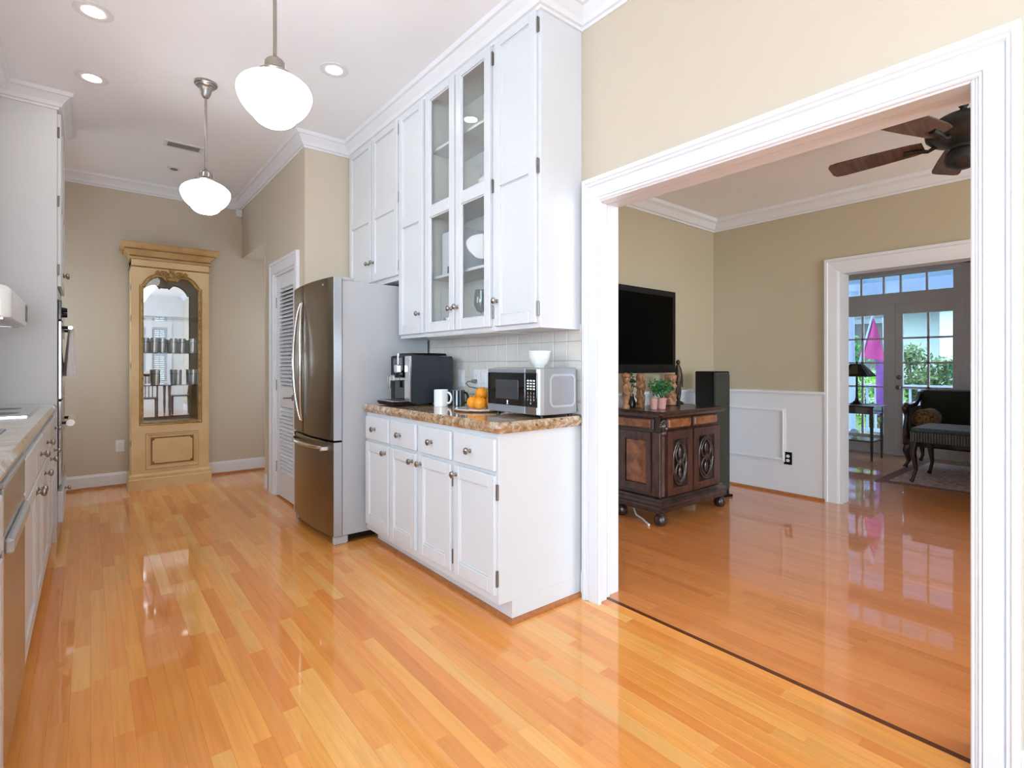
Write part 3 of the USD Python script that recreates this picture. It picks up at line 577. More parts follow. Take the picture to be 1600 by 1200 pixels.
lb_ = part(t, 'label', MB().box(1.773, 1.776, 2.685, 2.83, 1.79, 1.835, .001), 'label_gray'); part(lb_, 'label_inset', MB().box(1.7715, 1.7735, 2.70, 2.80, 1.80, 1.826), 'black_plastic')
t = thing('serving_platter', 'large white oval platter leaning behind the right glass door', 'platter', (1.90, 2.42, 1.78))
c, s_ = math.cos(.16), math.sin(.16)
tm = MB().lathe([(0, 0), (.10, 0), (.118, .008), (.168, .022), (.170, .027), (.118, .016), (.10, .008), (0, .008)], (0, 0, 0), '-x', 32, 1.0, .78)
v = tm.v[0] @ np.array([[c, 0, -s_], [0, 1, 0], [s_, 0, c]]) + [1.955, 2.44, 1.78 + .136]
part(t, 'plate', MB().add(v, tm.f[0]), 'white_ceramic', 40)
t = thing('tureen', 'white lidded tureen on the middle shelf behind the right glass door', 'tureen', (1.85, 2.44, 2.193), local=True)
part(t, 'bowl', MB().lathe([(0, 0), (.05, 0), (.05, .01), (.085, .05), (.095, .09), (.098, .095), (0, .095)], seg=28), 'white_ceramic', 40)
l_ = part(t, 'lid', MB().lathe([(0, .096), (.094, .096), (.08, .12), (.04, .14), (0, .145)], seg=28), 'white_ceramic', 40); part(l_, 'finial', MB().ell((0, 0, .152), (.014, .014, .012)), 'white_ceramic', True)

# ---------------------------------------------------------------- refrigerator
t = thing('refrigerator', 'stainless french door refrigerator with bottom freezer', 'refrigerator', (1.65, 3.84, 0))
part(t, 'body', MB().box(1.318, 1.975, 3.425, 4.255, .055, 1.775, .004), 'fridge_gray', label='gray cabinet sides')
def fdoor(ya, yb, za, zb, name, yc=3.84, hw=.425):
    n = 15; yy = np.linspace(ya, yb, n); fx = 1.250 - .034 * (1 - ((yy - yc) / hw) ** 2)
    fx[0] += .006; fx[-1] += .006
    pts = [(x, y) for x, y in zip(fx, yy)] + [(1.312, yb), (1.312, ya)]
    ins = lambda d: [((x + d) if x < 1.3 else x, min(max(y, ya + d), yb - d)) for x, y in pts]
    return part(t, name, MB().loft([(ins(.006), za), (pts, za + .006), (pts, zb - .006), (ins(.006), zb)]), 'fridge_steel', 25)
e_ = []
dl = fdoor(3.942, 4.262, .70, 1.795, 'door'); drr = fdoor(3.418, 3.936, .70, 1.795, 'door'); fz = fdoor(3.418, 4.262, .06, .688, 'freezer_drawer')
for do in (drr, fz):
    z0, z1 = ((.70, 1.795) if do is drr else (.06, .688)); part(do, 'side_trim', MB().box(1.256, 1.312, 3.4145, 3.4185, z0, z1, .0015), 'silver_light')
part(t, 'gasket', MB().box(1.308, 1.32, 3.43, 4.25, .06, 1.79), 'black_plastic')
for do, sg in ((dl, 1), (drr, -1)):
    s = np.linspace(0, 1, 17); z = .80 + s * .86; bow = np.sin(PI * s)
    part(do, 'handle', MB().tube(np.column_stack([1.208 - .035 * bow ** .6, 3.939 + sg * (.018 + .062 * bow), z]), .0125 * (.75 + .25 * bow), 10), 'bright_steel', 50, label='bowed bright steel handle')
s = np.linspace(0, 1, 17); bow = np.sin(PI * s)
hd = part(fz, 'handle', MB().tube(np.column_stack([1.245 - .045 * bow ** .35 - .03 * bow, 3.49 + s * .72, .645 + 0 * s]), .013, 10), 'bright_steel', 50, label='curved bright steel handle')
part(hd, 'end_cap', MB().box(1.19, 1.25, 3.478, 3.502, .630, .660, .004), 'bright_steel')
part(fz, 'recess', MB().box(1.236, 1.262, 3.50, 4.20, .668, .6885), 'black_plastic')
part(drr, 'badge', MB().rbox((1.2325, 3.575, 1.752), (.004, .075, .012), -.06, .001), 'silver_light', label='small silver badge')
for y in (3.46, 4.215): part(t, 'hinge_cover', MB().box(1.27, 1.40, y - .03, y + .03, 1.776, 1.80, .006), 'fridge_gray')
part(t, 'foot_grille', MB().box(1.33, 1.9, 3.44, 4.24, .018, .056), 'black_plastic')
for y in (3.445, 4.235): part(t, 'foot', MB().box(1.262, 1.36, y - .02, y + .02, .0, .055, .008), 'fridge_gray')
for y in (3.46, 4.22): part(t, 'roller', MB().cyl((1.85, y - .015, .02), (1.85, y + .015, .02), .02), 'black_plastic')
# ---------------------------------------------------------------- things on the granite
ZC = .945
t = thing('coffee_machine', 'dark automatic coffee machine with chrome front on the granite', 'coffee machine', (1.74, 3.09, ZC))
y0, y1, x0, x1 = 2.955, 3.225, 1.585, 1.895
sp = [(x0, ZC + .012), (x1 - .02, ZC + .012), (x1, ZC + .03), (x1 + .004, ZC + .30), (x1 - .004, ZC + .318), (x0 + .03, ZC + .325), (x0 - .004, ZC + .322)]
part(t, 'body', MB().ext(Polygon(sp), y0 + .008, y1 - .008, my), 'dark_navy_plastic')
for y in (y0, y1 - .008): part(t, 'side_panel', MB().ext(Polygon(sp).buffer(-.004, join_style=2), y, y + .008, my), 'dark_navy_plastic')
part(t, 'lid', MB().loft([(rrect(x0 + .015, x1 - .03, y0 + .015, y1 - .015, .02), ZC + .323), (rrect(x0 + .02, x1 - .035, y0 + .02, y1 - .02, .02), ZC + .338)]), 'black_plastic', 30)
part(t, 'chrome_panel', MB().box(x0 - .012, x0 + .004, y0 + .002, y0 + .075, ZC + .02, ZC + .318, .004), 'bright_steel')
part(t, 'front_column', MB().box(x0 - .012, x0 + .004, y1 - .05, y1 - .002, ZC + .02, ZC + .318, .004), 'black_plastic')
part(t, 'front_recess', MB().box(x0 - .008, x0 - .002, y0 + .075, y1 - .05, ZC + .03, ZC + .318), 'black_glass')
ds = part(t, 'display', MB().box(x0 - .02, x0 - .006, y0 + .08, y1 - .03, ZC + .225, ZC + .318, .004), 'black_plastic'); part(ds, 'screen', MB().box(x0 - .0215, x0 - .0195, y0 + .105, y1 - .055, ZC + .24, ZC + .305), 'oven_glass')
sp_ = part(t, 'spout', MB().box(x0 - .05, x0 - .012, y0 + .10, y0 + .15, ZC + .21, ZC + .262, .006).box(x0 - .036, x0 - .022, y0 + .117, y0 + .133, ZC + .255, ZC + .338, .003), 'bright_steel')
for y in (y0 + .118, y0 + .142): part(sp_, 'nozzle', MB().cyl((x0 - .034, y, ZC + .212), (x0 - .034, y, ZC + .178), .007), 'black_plastic')
mk = part(t, 'milk_frother', MB().box(x0 - .05, x0 - .004, y0 + .15, y0 + .235, ZC + .155, ZC + .195, .006), 'steel')
for y in (y0 + .195, y0 + .222): part(mk, 'frother_tube', MB().cyl((x0 - .055, y, ZC + .185), (x0 - .055, y, ZC + .11), .0075), 'bright_steel')
tr_ = part(t, 'drip_tray', MB().loft([(rrect(x0 - .11, x0 + .04, y0 + .004, y1 - .02, .012), ZC + .006), (rrect(x0 - .125, x0 + .04, y0 + .002, y1 - .015, .012), ZC + .028)]), 'black_plastic', 30)
g_ = MB().box(x0 - .12, x0 - .014, y0 + .01, y1 - .025, ZC + .028, ZC + .033, .002)
for k in range(9): g_.box(x0 - .115 + k * .011, x0 - .109 + k * .011, y0 + .02, y1 - .035, ZC + .033, ZC + .037)
part(tr_, 'drip_grid', g_, 'steel')
for x, y in ((1.62, 2.99), (1.62, 3.19), (1.86, 2.99), (1.86, 3.19)): part(t, 'foot', MB().cyl((x, y, ZC), (x, y, ZC + .013), .012), 'black_plastic')
def mug(lab, loc, mats, rot, h=.105, r=.046):
    t = thing('mug', lab, 'mug', loc, rot, local=True)
    part(t, 'cup', MB().lathe([(0, 0), (r * .95, 0), (r, .006), (r, h - .002), (r - .002, h), (r - .005, h - .003), (r - .006, .01), (0, .008)], seg=32), mats[0], 40)
    a = np.linspace(-PI / 2, PI / 2, 9); x = np.concatenate([[r - .004], r + .004 + .024 * np.cos(a), [r - .004]]); z = np.concatenate([[.022], .052 + .034 * np.sin(a) - .0, [.086]]); z[1] = .020; z[-2] = .086
    part(t, 'handle', MB().tube(np.column_stack([x, 0 * x, z]), .007, 10, 1.25), mats[1], 50); return t
mug('plain white mug on the granite beside the coffee machine', (1.735, 2.845, ZC), ('white_ceramic', 'white_ceramic'), math.radians(-60))
m2 = mug('black and silver striped mug behind the white mug', (1.83, 2.80, ZC), ('silver_paint', 'black_plastic'), math.radians(-55), .10, .044)
b = MB()
for k in range(4): b.lathe([(.0445, .0), (.0452, .0), (.0452, .1), (.0445, .1)], seg=4) if False else None
for k in range(12):
    a = k * PI / 6; b.rbox((.0446 * math.cos(a), .0446 * math.sin(a), .05), (.0022, .011, .098), a, .0008)
part(m2, 'stripe', b, 'black_plastic', kind='stuff', label='black vertical stripes')
BX, BY = P_ = (1.735, 2.425)
t = thing('cutting_board', 'round pale board on the granite under the oranges', 'board', (BX, BY, ZC), local=True)
part(t, 'board', MB().lathe([(0, .001), (.13, .001), (.14, .006), (.142, .011), (.138, .014), (0, .012)], seg=40), 'white_ceramic', 30)
part(t, 'rim', MB().lathe([(.1385, .0015), (.144, .005), (.1445, .010), (.1405, .0115)], seg=40), 'carved_wood_tan', 40, label='thin wooden rim')
ORG = [(-.02, .035, 0, .037, 'orange at the left front of the pile on the round board'), (-.03, -.045, 0, .037, 'orange at the right front of the pile, by the microwave'), (.05, -.01, 0, .037, 'orange at the back of the pile on the round board'), (.005, -.012, .052, .036, 'orange on top of the pile on the round board')]
for k, (dx, dy, dz, r, lab) in enumerate(ORG):
    t = thing('orange', lab, 'orange', (BX + dx, BY + dy, ZC + .0125 + dz + (0 if dz else .0)), .7 * k, 'oranges on the round board' if False else None, local=True)
    part(t, 'peel', MB().ell((0, 0, r * .95), (r, r, r * .95), 3), 'orange_peel', True); part(t, 'stem_end', MB().lathe([(0, 0), (.004, 0), (.0025, .003), (0, .003)], (-.4 * r, -.3 * r, r * 1.78), 'z', 8), 'green_stem')
# microwave
X0, X1, Y0, Y1, Z0, Z1 = 1.70, 1.955, 1.862, 2.272, ZC + .014, 1.192
t = thing('microwave', 'silver microwave oven with black glass front on the granite', 'microwave', (1.83, 2.07, ZC))
part(t, 'case', MB().loft([(rrect(X0 + .012, X1, Y0 + .004, Y1 - .004, .008), Z0), (rrect(X0 + .008, X1, Y0, Y1, .012), Z0 + .01), (rrect(X0 + .008, X1, Y0, Y1, .012), Z1 - .012), (rrect(X0 + .012, X1 - .004, Y0 + .008, Y1 - .008, .012), Z1)]), 'silver_paint', 30)
fr_ = part(t, 'front_frame', MB().box(X0 - .016, X0 + .012, Y0 + .005, Y1, Z0 + .002, Z1 - .004, .003).box(X0 - .012, X0 + .022, Y0 - .002, Y0 + .010, Z0 + .001, Z1 - .003, .004), 'silver_light')
do = part(t, 'door', MB().box(X0 - .021, X0 - .014, Y0 + .098, Y1 - .003, Z0 + .040, Z1 - .026, .002), 'black_glass')
part(do, 'window', MB().box(X0 - .0222, X0 - .0205, Y0 + .15, Y1 - .075, Z0 + .072, Z1 - .062, .0005), 'oven_glass', label='gray mesh window')
for z0, z1 in ((Z0 + .004, Z0 + .039), (Z1 - .025, Z1 - .006)): part(do, 'door_trim', MB().box(X0 - .021, X0 - .014, Y0 + .098, Y1 - .003, z0, z1, .002), 'silver_paint')
cx_ = Y0 + .236; zz = Z0 + .054
part(do, 'emblem', MB().ext(Polygon([(cx_ - .008, zz + .009), (cx_ - .004, zz + .009), (cx_, zz + .002), (cx_ + .004, zz + .009), (cx_ + .008, zz + .009), (cx_ + .0025, zz - .001), (cx_ + .008, zz - .010), (cx_ + .004, zz - .010), (cx_, zz - .004), (cx_ - .004, zz - .010), (cx_ - .008, zz - .010), (cx_ - .0025, zz - .001)]).union(Polygon(circ(.0035, 8, (cx_, zz + .009)))), X0 - .0226, X0 - .0208, mx), 'white_plastic', label='small white emblem')
pn = part(t, 'control_panel', MB().box(X0 - .021, X0 - .014, Y0 + .010, Y0 + .0955, Z0 + .040, Z1 - .026, .002), 'black_glass')
for z0, z1 in ((Z0 + .004, Z0 + .039), (Z1 - .025, Z1 - .006)): part(pn, 'panel_trim', MB().box(X0 - .021, X0 - .014, Y0 + .010, Y0 + .0955, z0, z1, .002), 'steel')
kb = MB()
def glyph(txt, y, z, h):
    g = meshkit.text_mesh(txt, h, .0006); v = np.array(g.vertices); wdt = v[:, 0].max() - v[:, 0].min(); v[:, 0] -= v[:, 0].min() + wdt / 2
    kb.add(np.column_stack([X0 - .0212 - v[:, 2], y - v[:, 0], z + v[:, 1]]), g.faces)
for r in range(4):
    for k in range(3): kb.box(X0 - .0218, X0 - .0205, Y0 + .022 + k * .0225, Y0 + .037 + k * .0225, Z0 + .125 + r * .0135, Z0 + .133 + r * .0135)
for r, row in enumerate(['123', '456', '789', '0']):
    for k, ch in enumerate(row): glyph(ch, Y0 + .075 - (k + (1 if ch == '0' else 0)) * .0225, Z0 + .103 - r * .0165, .0105)
part(pn, 'keypad', kb, 'white_plastic', kind='stuff', label='white printed keys and digits')
emb = MB()
ro = Polygon(rrect(X0 + .055, X1 - .02, Z0 + .035, Z1 - .03, .03)).difference(Polygon(rrect(X0 + .067, X1 - .032, Z0 + .047, Z1 - .042, .022)))
emb.ext(ro, Y0 - .003, Y0 + .001, my)
part(t, 'side_emboss', emb, 'silver_light', label='raised rib on the side')
for x, y in ((X0 + .03, Y0 + .03), (X0 + .03, Y1 - .03), (X1 - .03, Y0 + .03), (X1 - .03, Y1 - .03)): part(t, 'foot', MB().cyl((x, y, ZC), (x, y, Z0 + .002), .011), 'black_plastic')
t = thing('bowl', 'white speckled bowl on top of the microwave', 'bowl', (1.835, 2.025, Z1), local=True)
part(t, 'bowl', MB().lathe([(0, 0), (.028, 0), (.028, .006), (.045, .025), (.056, .055), (.0595, .088), (.0565, .089), (.053, .056), (.04, .026), (0, .012)], seg=36), 'speckled_ceramic', 50)
# outlets and cord
def outlet(lab, loc, facing='-x', cat='outlet', dark=False, plug=True, rocker=False):
    t = thing('wall_plate', lab, cat, loc, 0, local=True); m = amap(facing)
    def bxx(a0, a1, b0, b1, h0, h1, r=.004): return MB().loft([(rrect(a0, a1, b0, b1, r, 3), h0), (rrect(a0, a1, b0, b1, r, 3), h1 - .001), (rrect(a0 + .0015, a1 - .0015, b0 + .0015, b1 - .0015, r, 3), h1)], m)
    pl = part(t, 'cover', bxx(-.035, .035, -.0575, .0575, 0, .006), 'black_plastic' if dark else 'white_plastic', 30)
    if rocker: part(pl, 'rocker', bxx(-.016, .016, -.034, .034, .006, .009, .002), 'white_plastic')
    else:
        for z in (-.02, .02):
            part(pl, 'socket', bxx(-.0165, .0165, z - .014, z + .014, .005, .0085, .012), 'white_plastic', 30)
            part(pl, 'slots', MB().add(*MB().loft([(rrect(-.008, -.006, z - .004, z + .005, .0005, 1), .0082), (rrect(-.008, -.006, z - .004, z + .005, .0005, 1), .009)], m).get()).add(*MB().loft([(rrect(.006, .008, z - .004, z + .004, .0005, 1), .0082), (rrect(.006, .008, z - .004, z + .004, .0005, 1), .009)], m).get()), 'black_plastic')
    return t
outlet('white switch plate on the backsplash between the mugs and the cord', (1.985, 2.985, 1.115), rocker=True, cat='switch')
outlet('white outlet plate on the backsplash with the gray plug', (1.985, 2.80, 1.118))
outlet('white switch plate on the backsplash, half behind the microwave', (1.985, 2.715, 1.12), rocker=True, cat='switch')
outlet('white switch plate on the backsplash behind the coffee machine', (1.985, 3.175, 1.12), rocker=True, cat='switch')
outlet('white outlet plate low on the far wall beside the curio', (.235, 6.47, .40), '-y')
outlet('dark outlet plate with white sockets on the white wainscot', (5.035, 2.115, .338), '-x', dark=True)
t = thing('power_cord', 'gray plug and cord looping from the backsplash to the microwave', 'cord', (1.97, 2.75, 1.09))
part(t, 'plug', MB().box(1.945, 1.978, 2.785, 2.815, 1.088, 1.112, .005), 'gray_plastic')
part(t, 'cable', MB().tube([(1.95, 2.80, 1.10), (1.925, 2.82, 1.098), (1.905, 2.815, 1.085), (1.90, 2.77, 1.066), (1.91, 2.68, 1.056), (1.93, 2.55, 1.052), (1.955, 2.38, 1.05), (1.965, 2.26, 1.05)], .0045, 8), 'gray_plastic', 60)

# ---------------------------------------------------------------- left run: dishwasher, base cabinets, counter, cooktop, hood, ovens
XL = -.197
def lbase(lab, ya, yb, parts):
    t = thing('base_cabinet', lab, 'cabinet', (-.5, (ya + yb) / 2, 0))
    part(t, 'body', MB().box(-.84, XL, ya, yb, .105, .893, .001), 'cabinet_white'); part(t, 'toe_kick', MB().box(-.84, -.275, ya, yb, 0, .105), 'cabinet_white')
    for u0, u1, dk, dks in parts:
        dr = slabfront(t, XL, 1, u0, u1, .716, .866, .018)
        if dk: knob(dr, XL + .018, dk, .79, 1)
        n = len(dks); w = (u1 - u0 - .004 * (n - 1)) / n
        for k, kn in enumerate(dks):
            do = shaker(t, XL, 1, u0 + k * (w + .004), u0 + k * (w + .004) + w, .125, .698, th=.018); knob(do, XL + .018, kn, .655, 1)
    return t
lbase('white base cabinet beside the dishwasher, left side of kitchen', 2.532, 3.06, [(2.545, 3.05, None, (3.02,))])
lbase('white base cabinet under the cooktop, two doors', 3.061, 3.99, [(3.075, 3.47, 3.27, (3.11,)), (3.50, 3.975, 3.74, (3.55,))])
lbase('white base cabinet next to the wall ovens', 3.991, 4.695, [(4.005, 4.41, None, (4.06,)), (4.43, 4.685, 4.55, (4.47,))])
t = thing('dishwasher', 'stainless dishwasher at the left edge of the kitchen', 'dishwasher', (-.5, 2.23, 0))
part(t, 'body', MB().box(-.84, -.21, 1.93, 2.528, .105, .89), 'gray_plastic'); part(t, 'kick_plate', MB().box(-.5, -.27, 1.93, 2.528, 0, .105), 'black_plastic')
do = part(t, 'door', MB().box(-.21, -.178, 1.932, 2.526, .115, .745, .004), 'steel')
part(t, 'control_strip', MB().box(-.21, -.178, 1.932, 2.526, .752, .875, .004), 'steel'); part(t, 'top_trim', MB().box(-.2, -.175, 1.93, 2.528, .876, .892, .003), 'silver_light')
part(do, 'handle', MB().box(-.182, -.160, 1.95, 2.47, .690, .735, .008), 'silver_light'); 
t = thing('base_cabinet', 'plain white cabinet run nearest the camera on the left', 'cabinet', (-.5, 1.56, 0)); part(t, 'body', MB().box(-.84, XL, 1.2, 1.929, .105, .893), 'cabinet_white'); part(t, 'toe_kick', MB().box(-.84, -.275, 1.2, 1.929, 0, .105), 'cabinet_white'); slabfront(t, XL, 1, 1.22, 1.91, .716, .866); shaker(t, XL, 1, 1.22, 1.91, .125, .698)
single('stone_countertop', slab(-.85, -.172, 1.18, 4.698, .893, .945, .02), 'granite_pale', 'pale granite countertop along the left side', 'countertop', 40)
t = thing('cooktop', 'flat gray glass cooktop with steel edge on the left counter', 'cooktop', (-.5, 3.95, ZC))
part(t, 'steel_edge', MB().loft([(rrect(-.77, -.235, 3.565, 4.345, .01), ZC), (rrect(-.77, -.235, 3.565, 4.345, .01), ZC + .006)]), 'bright_steel'); gl_ = part(t, 'glass_top', MB().loft([(rrect(-.765, -.24, 3.57, 4.34, .008), ZC + .006), (rrect(-.765, -.24, 3.57, 4.34, .008), ZC + .0085)]), 'oven_glass')
for x, y, r in ((-.38, 3.76, .09), (-.38, 4.14, .075), (-.63, 3.76, .075), (-.63, 4.14, .09)): part(gl_, 'burner_ring', MB().lathe([(r - .004, .0086), (r, .0086), (r, .0092), (r - .004, .0092)], (x, y, ZC), 'z', 32), 'gray_plastic')
t = thing('sink', 'dark drop-in sink in the left counter', 'sink', (-.48, 2.55, ZC)); part(t, 'rim', MB().ext(sbox(-.74, 2.26, -.262, 2.905).difference(sbox(-.72, 2.28, -.282, 2.885)), ZC, ZC + .004), 'gray_plastic'); part(t, 'basin', MB().box(-.72, -.282, 2.28, 2.885, ZC - .0, ZC + .0015), 'black_plastic')
t = thing('range_hood', 'white and steel range hood on the left wall above the cooktop', 'range hood', (-.58, 3.9, 1.43))
part(t, 'canopy', MB().loft([(rrect(-.848, -.31, 3.62, 4.495, .035, 6), 1.447), (rrect(-.848, -.305, 3.615, 4.50, .04, 6), 1.457), (rrect(-.848, -.305, 3.615, 4.50, .04, 6), 1.585), (rrect(-.848, -.32, 3.63, 4.485, .04, 6), 1.607), (rrect(-.848, -.5, 3.75, 4.38, .03, 6), 1.68)]), 'white_ceramic', 30)
part(t, 'filter', MB().ext(sbox(-.82, 3.66, -.34, 4.46).difference(sbox(-.80, 3.70, -.37, 4.42)), 1.438, 1.448).box(-.80, -.37, 3.70, 4.42, 1.442, 1.447), 'steel'); part(t, 'end_band', MB().box(-.306, -.302, 4.36, 4.44, 1.475, 1.575, .001), 'gray_plastic')
t = thing('upper_cabinet', 'white wall cabinets above the range hood', 'cabinet', (-.67, 3, 2)); part(t, 'body', MB().box(-.848, -.485, 3.25, 4.698, 1.70, 3.0), 'cabinet_white')
for k in range(2): shaker(t, -.485, 1, 3.27 + k * .72, 3.98 + k * .70, 1.72, 2.94)
t = thing('tall_cabinet', 'tall white cabinet that houses the wall ovens', 'cabinet', (-.5, 5.04, 0))
part(t, 'side_panel', MB().box(-.848, -.174, 4.70, 4.72, 0, 3.0), 'cabinet_white'); part(t, 'body', MB().box(-.848, -.19, 4.72, 5.38, 0, 3.0), 'cabinet_white')
part(t, 'face_frame', MB().box(-.192, -.172, 4.72, 4.735, .1, 3.0).box(-.192, -.172, 5.36, 5.38, .1, 3.0).box(-.192, -.172, 4.735, 5.36, 1.66, 1.74), 'cabinet_white')
for k, (a, b_) in enumerate(((4.728, 5.045), (5.055, 5.374))):
    do = shaker(t, -.172, 1, a, b_, 1.745, 2.93, [(2.3, 2.36)]); knob(do, -.152, (a + .28) if k == 0 else (b_ - .28), 1.86, 1)
    hinges(do, -.172, 1, a - .006 if k == 0 else b_ + .006, (2.80, 2.33, 1.86), -1 if k == 0 else 1)
dr = slabfront(t, -.172, 1, 4.727, 5.374, .12, .335, .03); knob(dr, -.142, 5.05, .30, 1)
t = thing('wall_oven', 'double wall oven in the tall white cabinet', 'oven', (-.3, 5.04, 1))
part(t, 'body', MB().box(-.5, -.168, 4.737, 5.358, .36, 1.658), 'black_plastic')
part(t, 'control_panel', MB().box(-.168, -.150, 4.737, 5.358, 1.52, 1.652, .003), 'oven_glass'); 
for z in (1.565, 1.60): part(t, 'knob', MB().lathe([(0, 0), (.018, 0), (.016, .025), (0, .025)], (-.150, 4.95 if z < 1.58 else 4.94, z), 'x', 12), 'black_plastic', 40)
for z0, z1, hz in ((.97, 1.51, 1.468), (.375, .955, .80)):
    do = part(t, 'door', MB().box(-.168, -.150, 4.737, 5.358, z0, z1, .003), 'steel'); part(do, 'glass', MB().box(-.151, -.148, 4.80, 5.30, z0 + .08, hz - .07, .001), 'black_glass')
    h_ = part(do, 'handle', MB().cyl((-.105, 4.79, hz), (-.105, 5.31, hz), .014 if hz > 1 else .024, seg=16), 'bright_steel', 40)
    for y in (4.81, 5.29): part(h_, 'handle_post', MB().cyl((-.15, y, hz), (-.105, y, hz), .01), 'black_plastic')
t = thing('dish_towel', 'white dish towel hanging on the upper oven handle', 'towel', (-.105, 5.06, 1.3))
n = 13; m_ = MB(); u = np.linspace(0, 1, n)
def sheet(V, th=.003):
    V = np.asarray(V); a, b_ = V.shape[:2]; N = np.cross(np.gradient(V, axis=0), np.gradient(V, axis=1)); N /= np.linalg.norm(N, axis=2, keepdims=True) + 1e-12
    A, B = (V + N * th / 2).reshape(-1, 3), (V - N * th / 2).reshape(-1, 3); k = a * b_; F = []
    for i in range(a - 1):
        for j in range(b_ - 1): q = (i * b_ + j, i * b_ + j + 1, (i + 1) * b_ + j + 1, (i + 1) * b_ + j); F.append(q); F.append(tuple(k + x for x in q[::-1]))
    ed = [(i * b_) for i in range(a)] + [(a - 1) * b_ + j for j in range(1, b_)] + [i * b_ + b_ - 1 for i in range(a - 2, -1, -1)] + [j for j in range(b_ - 2, 0, -1)]
    for i in range(len(ed)): p, q = ed[i], ed[(i + 1) % len(ed)]; F.append((p, q, k + q, k + p))
    return MB().add(np.vstack([A, B]), np.array(F))
tl = MB(); n = 36; th = np.arange(n) * 2 * PI / n; L = []
for z, xw, yw, am in ((1.125, .034, .085, .16), (1.14, .034, .085, .16), (1.25, .029, .08, .15), (1.36, .023, .072, .12), (1.43, .019, .066, .09), (1.465, .018, .064, .05), (1.485, .0175, .064, .02), (1.492, .008, .06, 0)):
    rr = 1 + am * np.cos(7 * th + .6) + .5 * am * np.cos(4 * th + 1.2); L.append((np.column_stack([-.106 + (1.47 - z) * -.035 + xw * rr * np.cos(th), 5.06 + yw * rr * np.sin(th)]), z))
tl.loft(L)
part(t, 'cloth', tl, 'cloth_white', 70)

# ---------------------------------------------------------------- curio cabinet
CX0, CX1, CY, CB = .307, .955, 6.13, 6.462
t = thing('curio_cabinet', 'tall cream glazed curio cabinet with arched glass door', 'curio cabinet', (.63, 6.3, 0))
b = MB()
b.box(CX0, CX0 + .022, CY + .02, CB, .14, 2.22).box(CX1 - .022, CX1, CY + .02, CB, .14, 2.22).box(CX0, CX1, CB - .012, CB, .14, 2.22).box(CX0 + .022, CX1 - .022, CY + .02, CB - .012, .59, .615).box(CX0 + .022, CX1 - .022, CY + .02, CB - .012, 2.19, 2.22).box(CX0, CX1, CY + .02, CB, .14, .16)
part(t, 'carcass', b, 'curio_wood', label='cream glazed sides')
part(t, 'mirror_back', MB().box(CX0 + .022, CX1 - .022, CB - .016, CB - .012, .615, 2.19), 'mirror', label='mirrored back')
xm = (CX0 + CX1) / 2; gx0, gx1 = .388, .866; hw = (gx1 - gx0) / 2
def arch(d=0.0):
    L = [(hw, .64), (hw, 1.962), (.222, 1.968), (.215, 1.985), (.20, 2.012), (.18, 2.037), (.155, 2.058), (.125, 2.072), (.095, 2.078), (.07, 2.074), (.06, 2.060), (.045, 2.052), (.02, 2.048), (0, 2.047)]
    P = Polygon([(xm + x, z) for x, z in L] + [(xm - x, z) for x, z in L[-2::-1]])
    return list((P.buffer(d, join_style=2) if d else P).exterior.coords)[:-1]
face = sbox(CX0, .14, CX1, 2.155).difference(Polygon(arch())).difference(sbox(.424, .195, .868 - .01, .535))
part(t, 'face_frame', MB().ext(face, CY, CY + .022, my), 'curio_wood')
ap = np.array(arch()); ap3 = np.column_stack([ap[:, 0], np.full(len(ap), CY - .002), ap[:, 1]]); ap3 = np.vstack([ap3, ap3[:1]])
dr = part(t, 'glass_door', MB().ext(Polygon(arch()), CY + .012, CY + .016, my), 'pane')
part(dr, 'door_bead', MB().tube(ap3, .013, 8), 'curio_gold', 60, label='darker gold bead round the glass')
o2 = np.array(arch(.02)); o3 = np.column_stack([o2[:, 0], np.full(len(o2), CY + .0005), o2[:, 1]]); part(dr, 'outer_bead', MB().tube(np.vstack([o3, o3[:1]]), .004, 6), 'curio_glaze', 60)
orn = MB(); oz = 2.085; oy = CY - .012
orn.ell((xm, oy, oz + .01), (.03, .014, .034)).ell((xm, oy - .004, oz + .052), (.022, .014, .02)).ell((xm, oy, oz - .03), (.04, .012, .014))
for sg in (-1, 1):
    sp = [(xm + sg * (.035 + .018 * math.cos(a) * (1 - a / 9)), oy, oz - .032 + .018 * math.sin(a) * (1 - a / 9)) for a in np.linspace(-1.5, 4.5, 16)]
    orn.tube(sp, .008, 6)
    orn.tube([(xm + sg * x, oy, oz + z) for x, z in ((.03, .0), (.05, .03), (.08, .035), (.1, .022), (.118, .03), (.125, .02))], [.014, .015, .012, .009, .008, .005], 6)
    for k in range(5): orn.ell((xm + sg * (.045 + .018 * k), oy - .002, oz + .022 + .010 * math.sin(k * 1.9)), (.012, .01, .014), 1)
    orn.ell((xm + sg * .128, oy, oz + .022), (.010, .008, .012), 1)
part(t, 'carved_crest', orn, 'curio_gold', True, label='gold carved scroll crest')
ccrown = [(0, 2.225), (.014, 2.225), (.016, 2.243), (.008, 2.248), (.010, 2.262), (.022, 2.285), (.046, 2.304), (.052, 2.306), (.052, 2.318), (.066, 2.322), (.078, 2.334), (.080, 2.366), (.076, 2.376), (0, 2.376)]
pth = [(CX1, CB), (CX1, CY), (CX0, CY), (CX0, CB)]
pth2 = pth[::-1]
pth2 = [(CX1, CB), (CX1, CY), (CX0, CY), (CX0, CB)]
part(t, 'cornice', MB().sweep(pth2, [(-d, h) for d, h in ccrown][::-1], miters=[(-1, 0), (-1, 1), (1, 1), (1, 0)]).box(CX0, CX1, CY, CB, 2.22, 2.37), 'curio_cornice', label='stepped darker cornice')
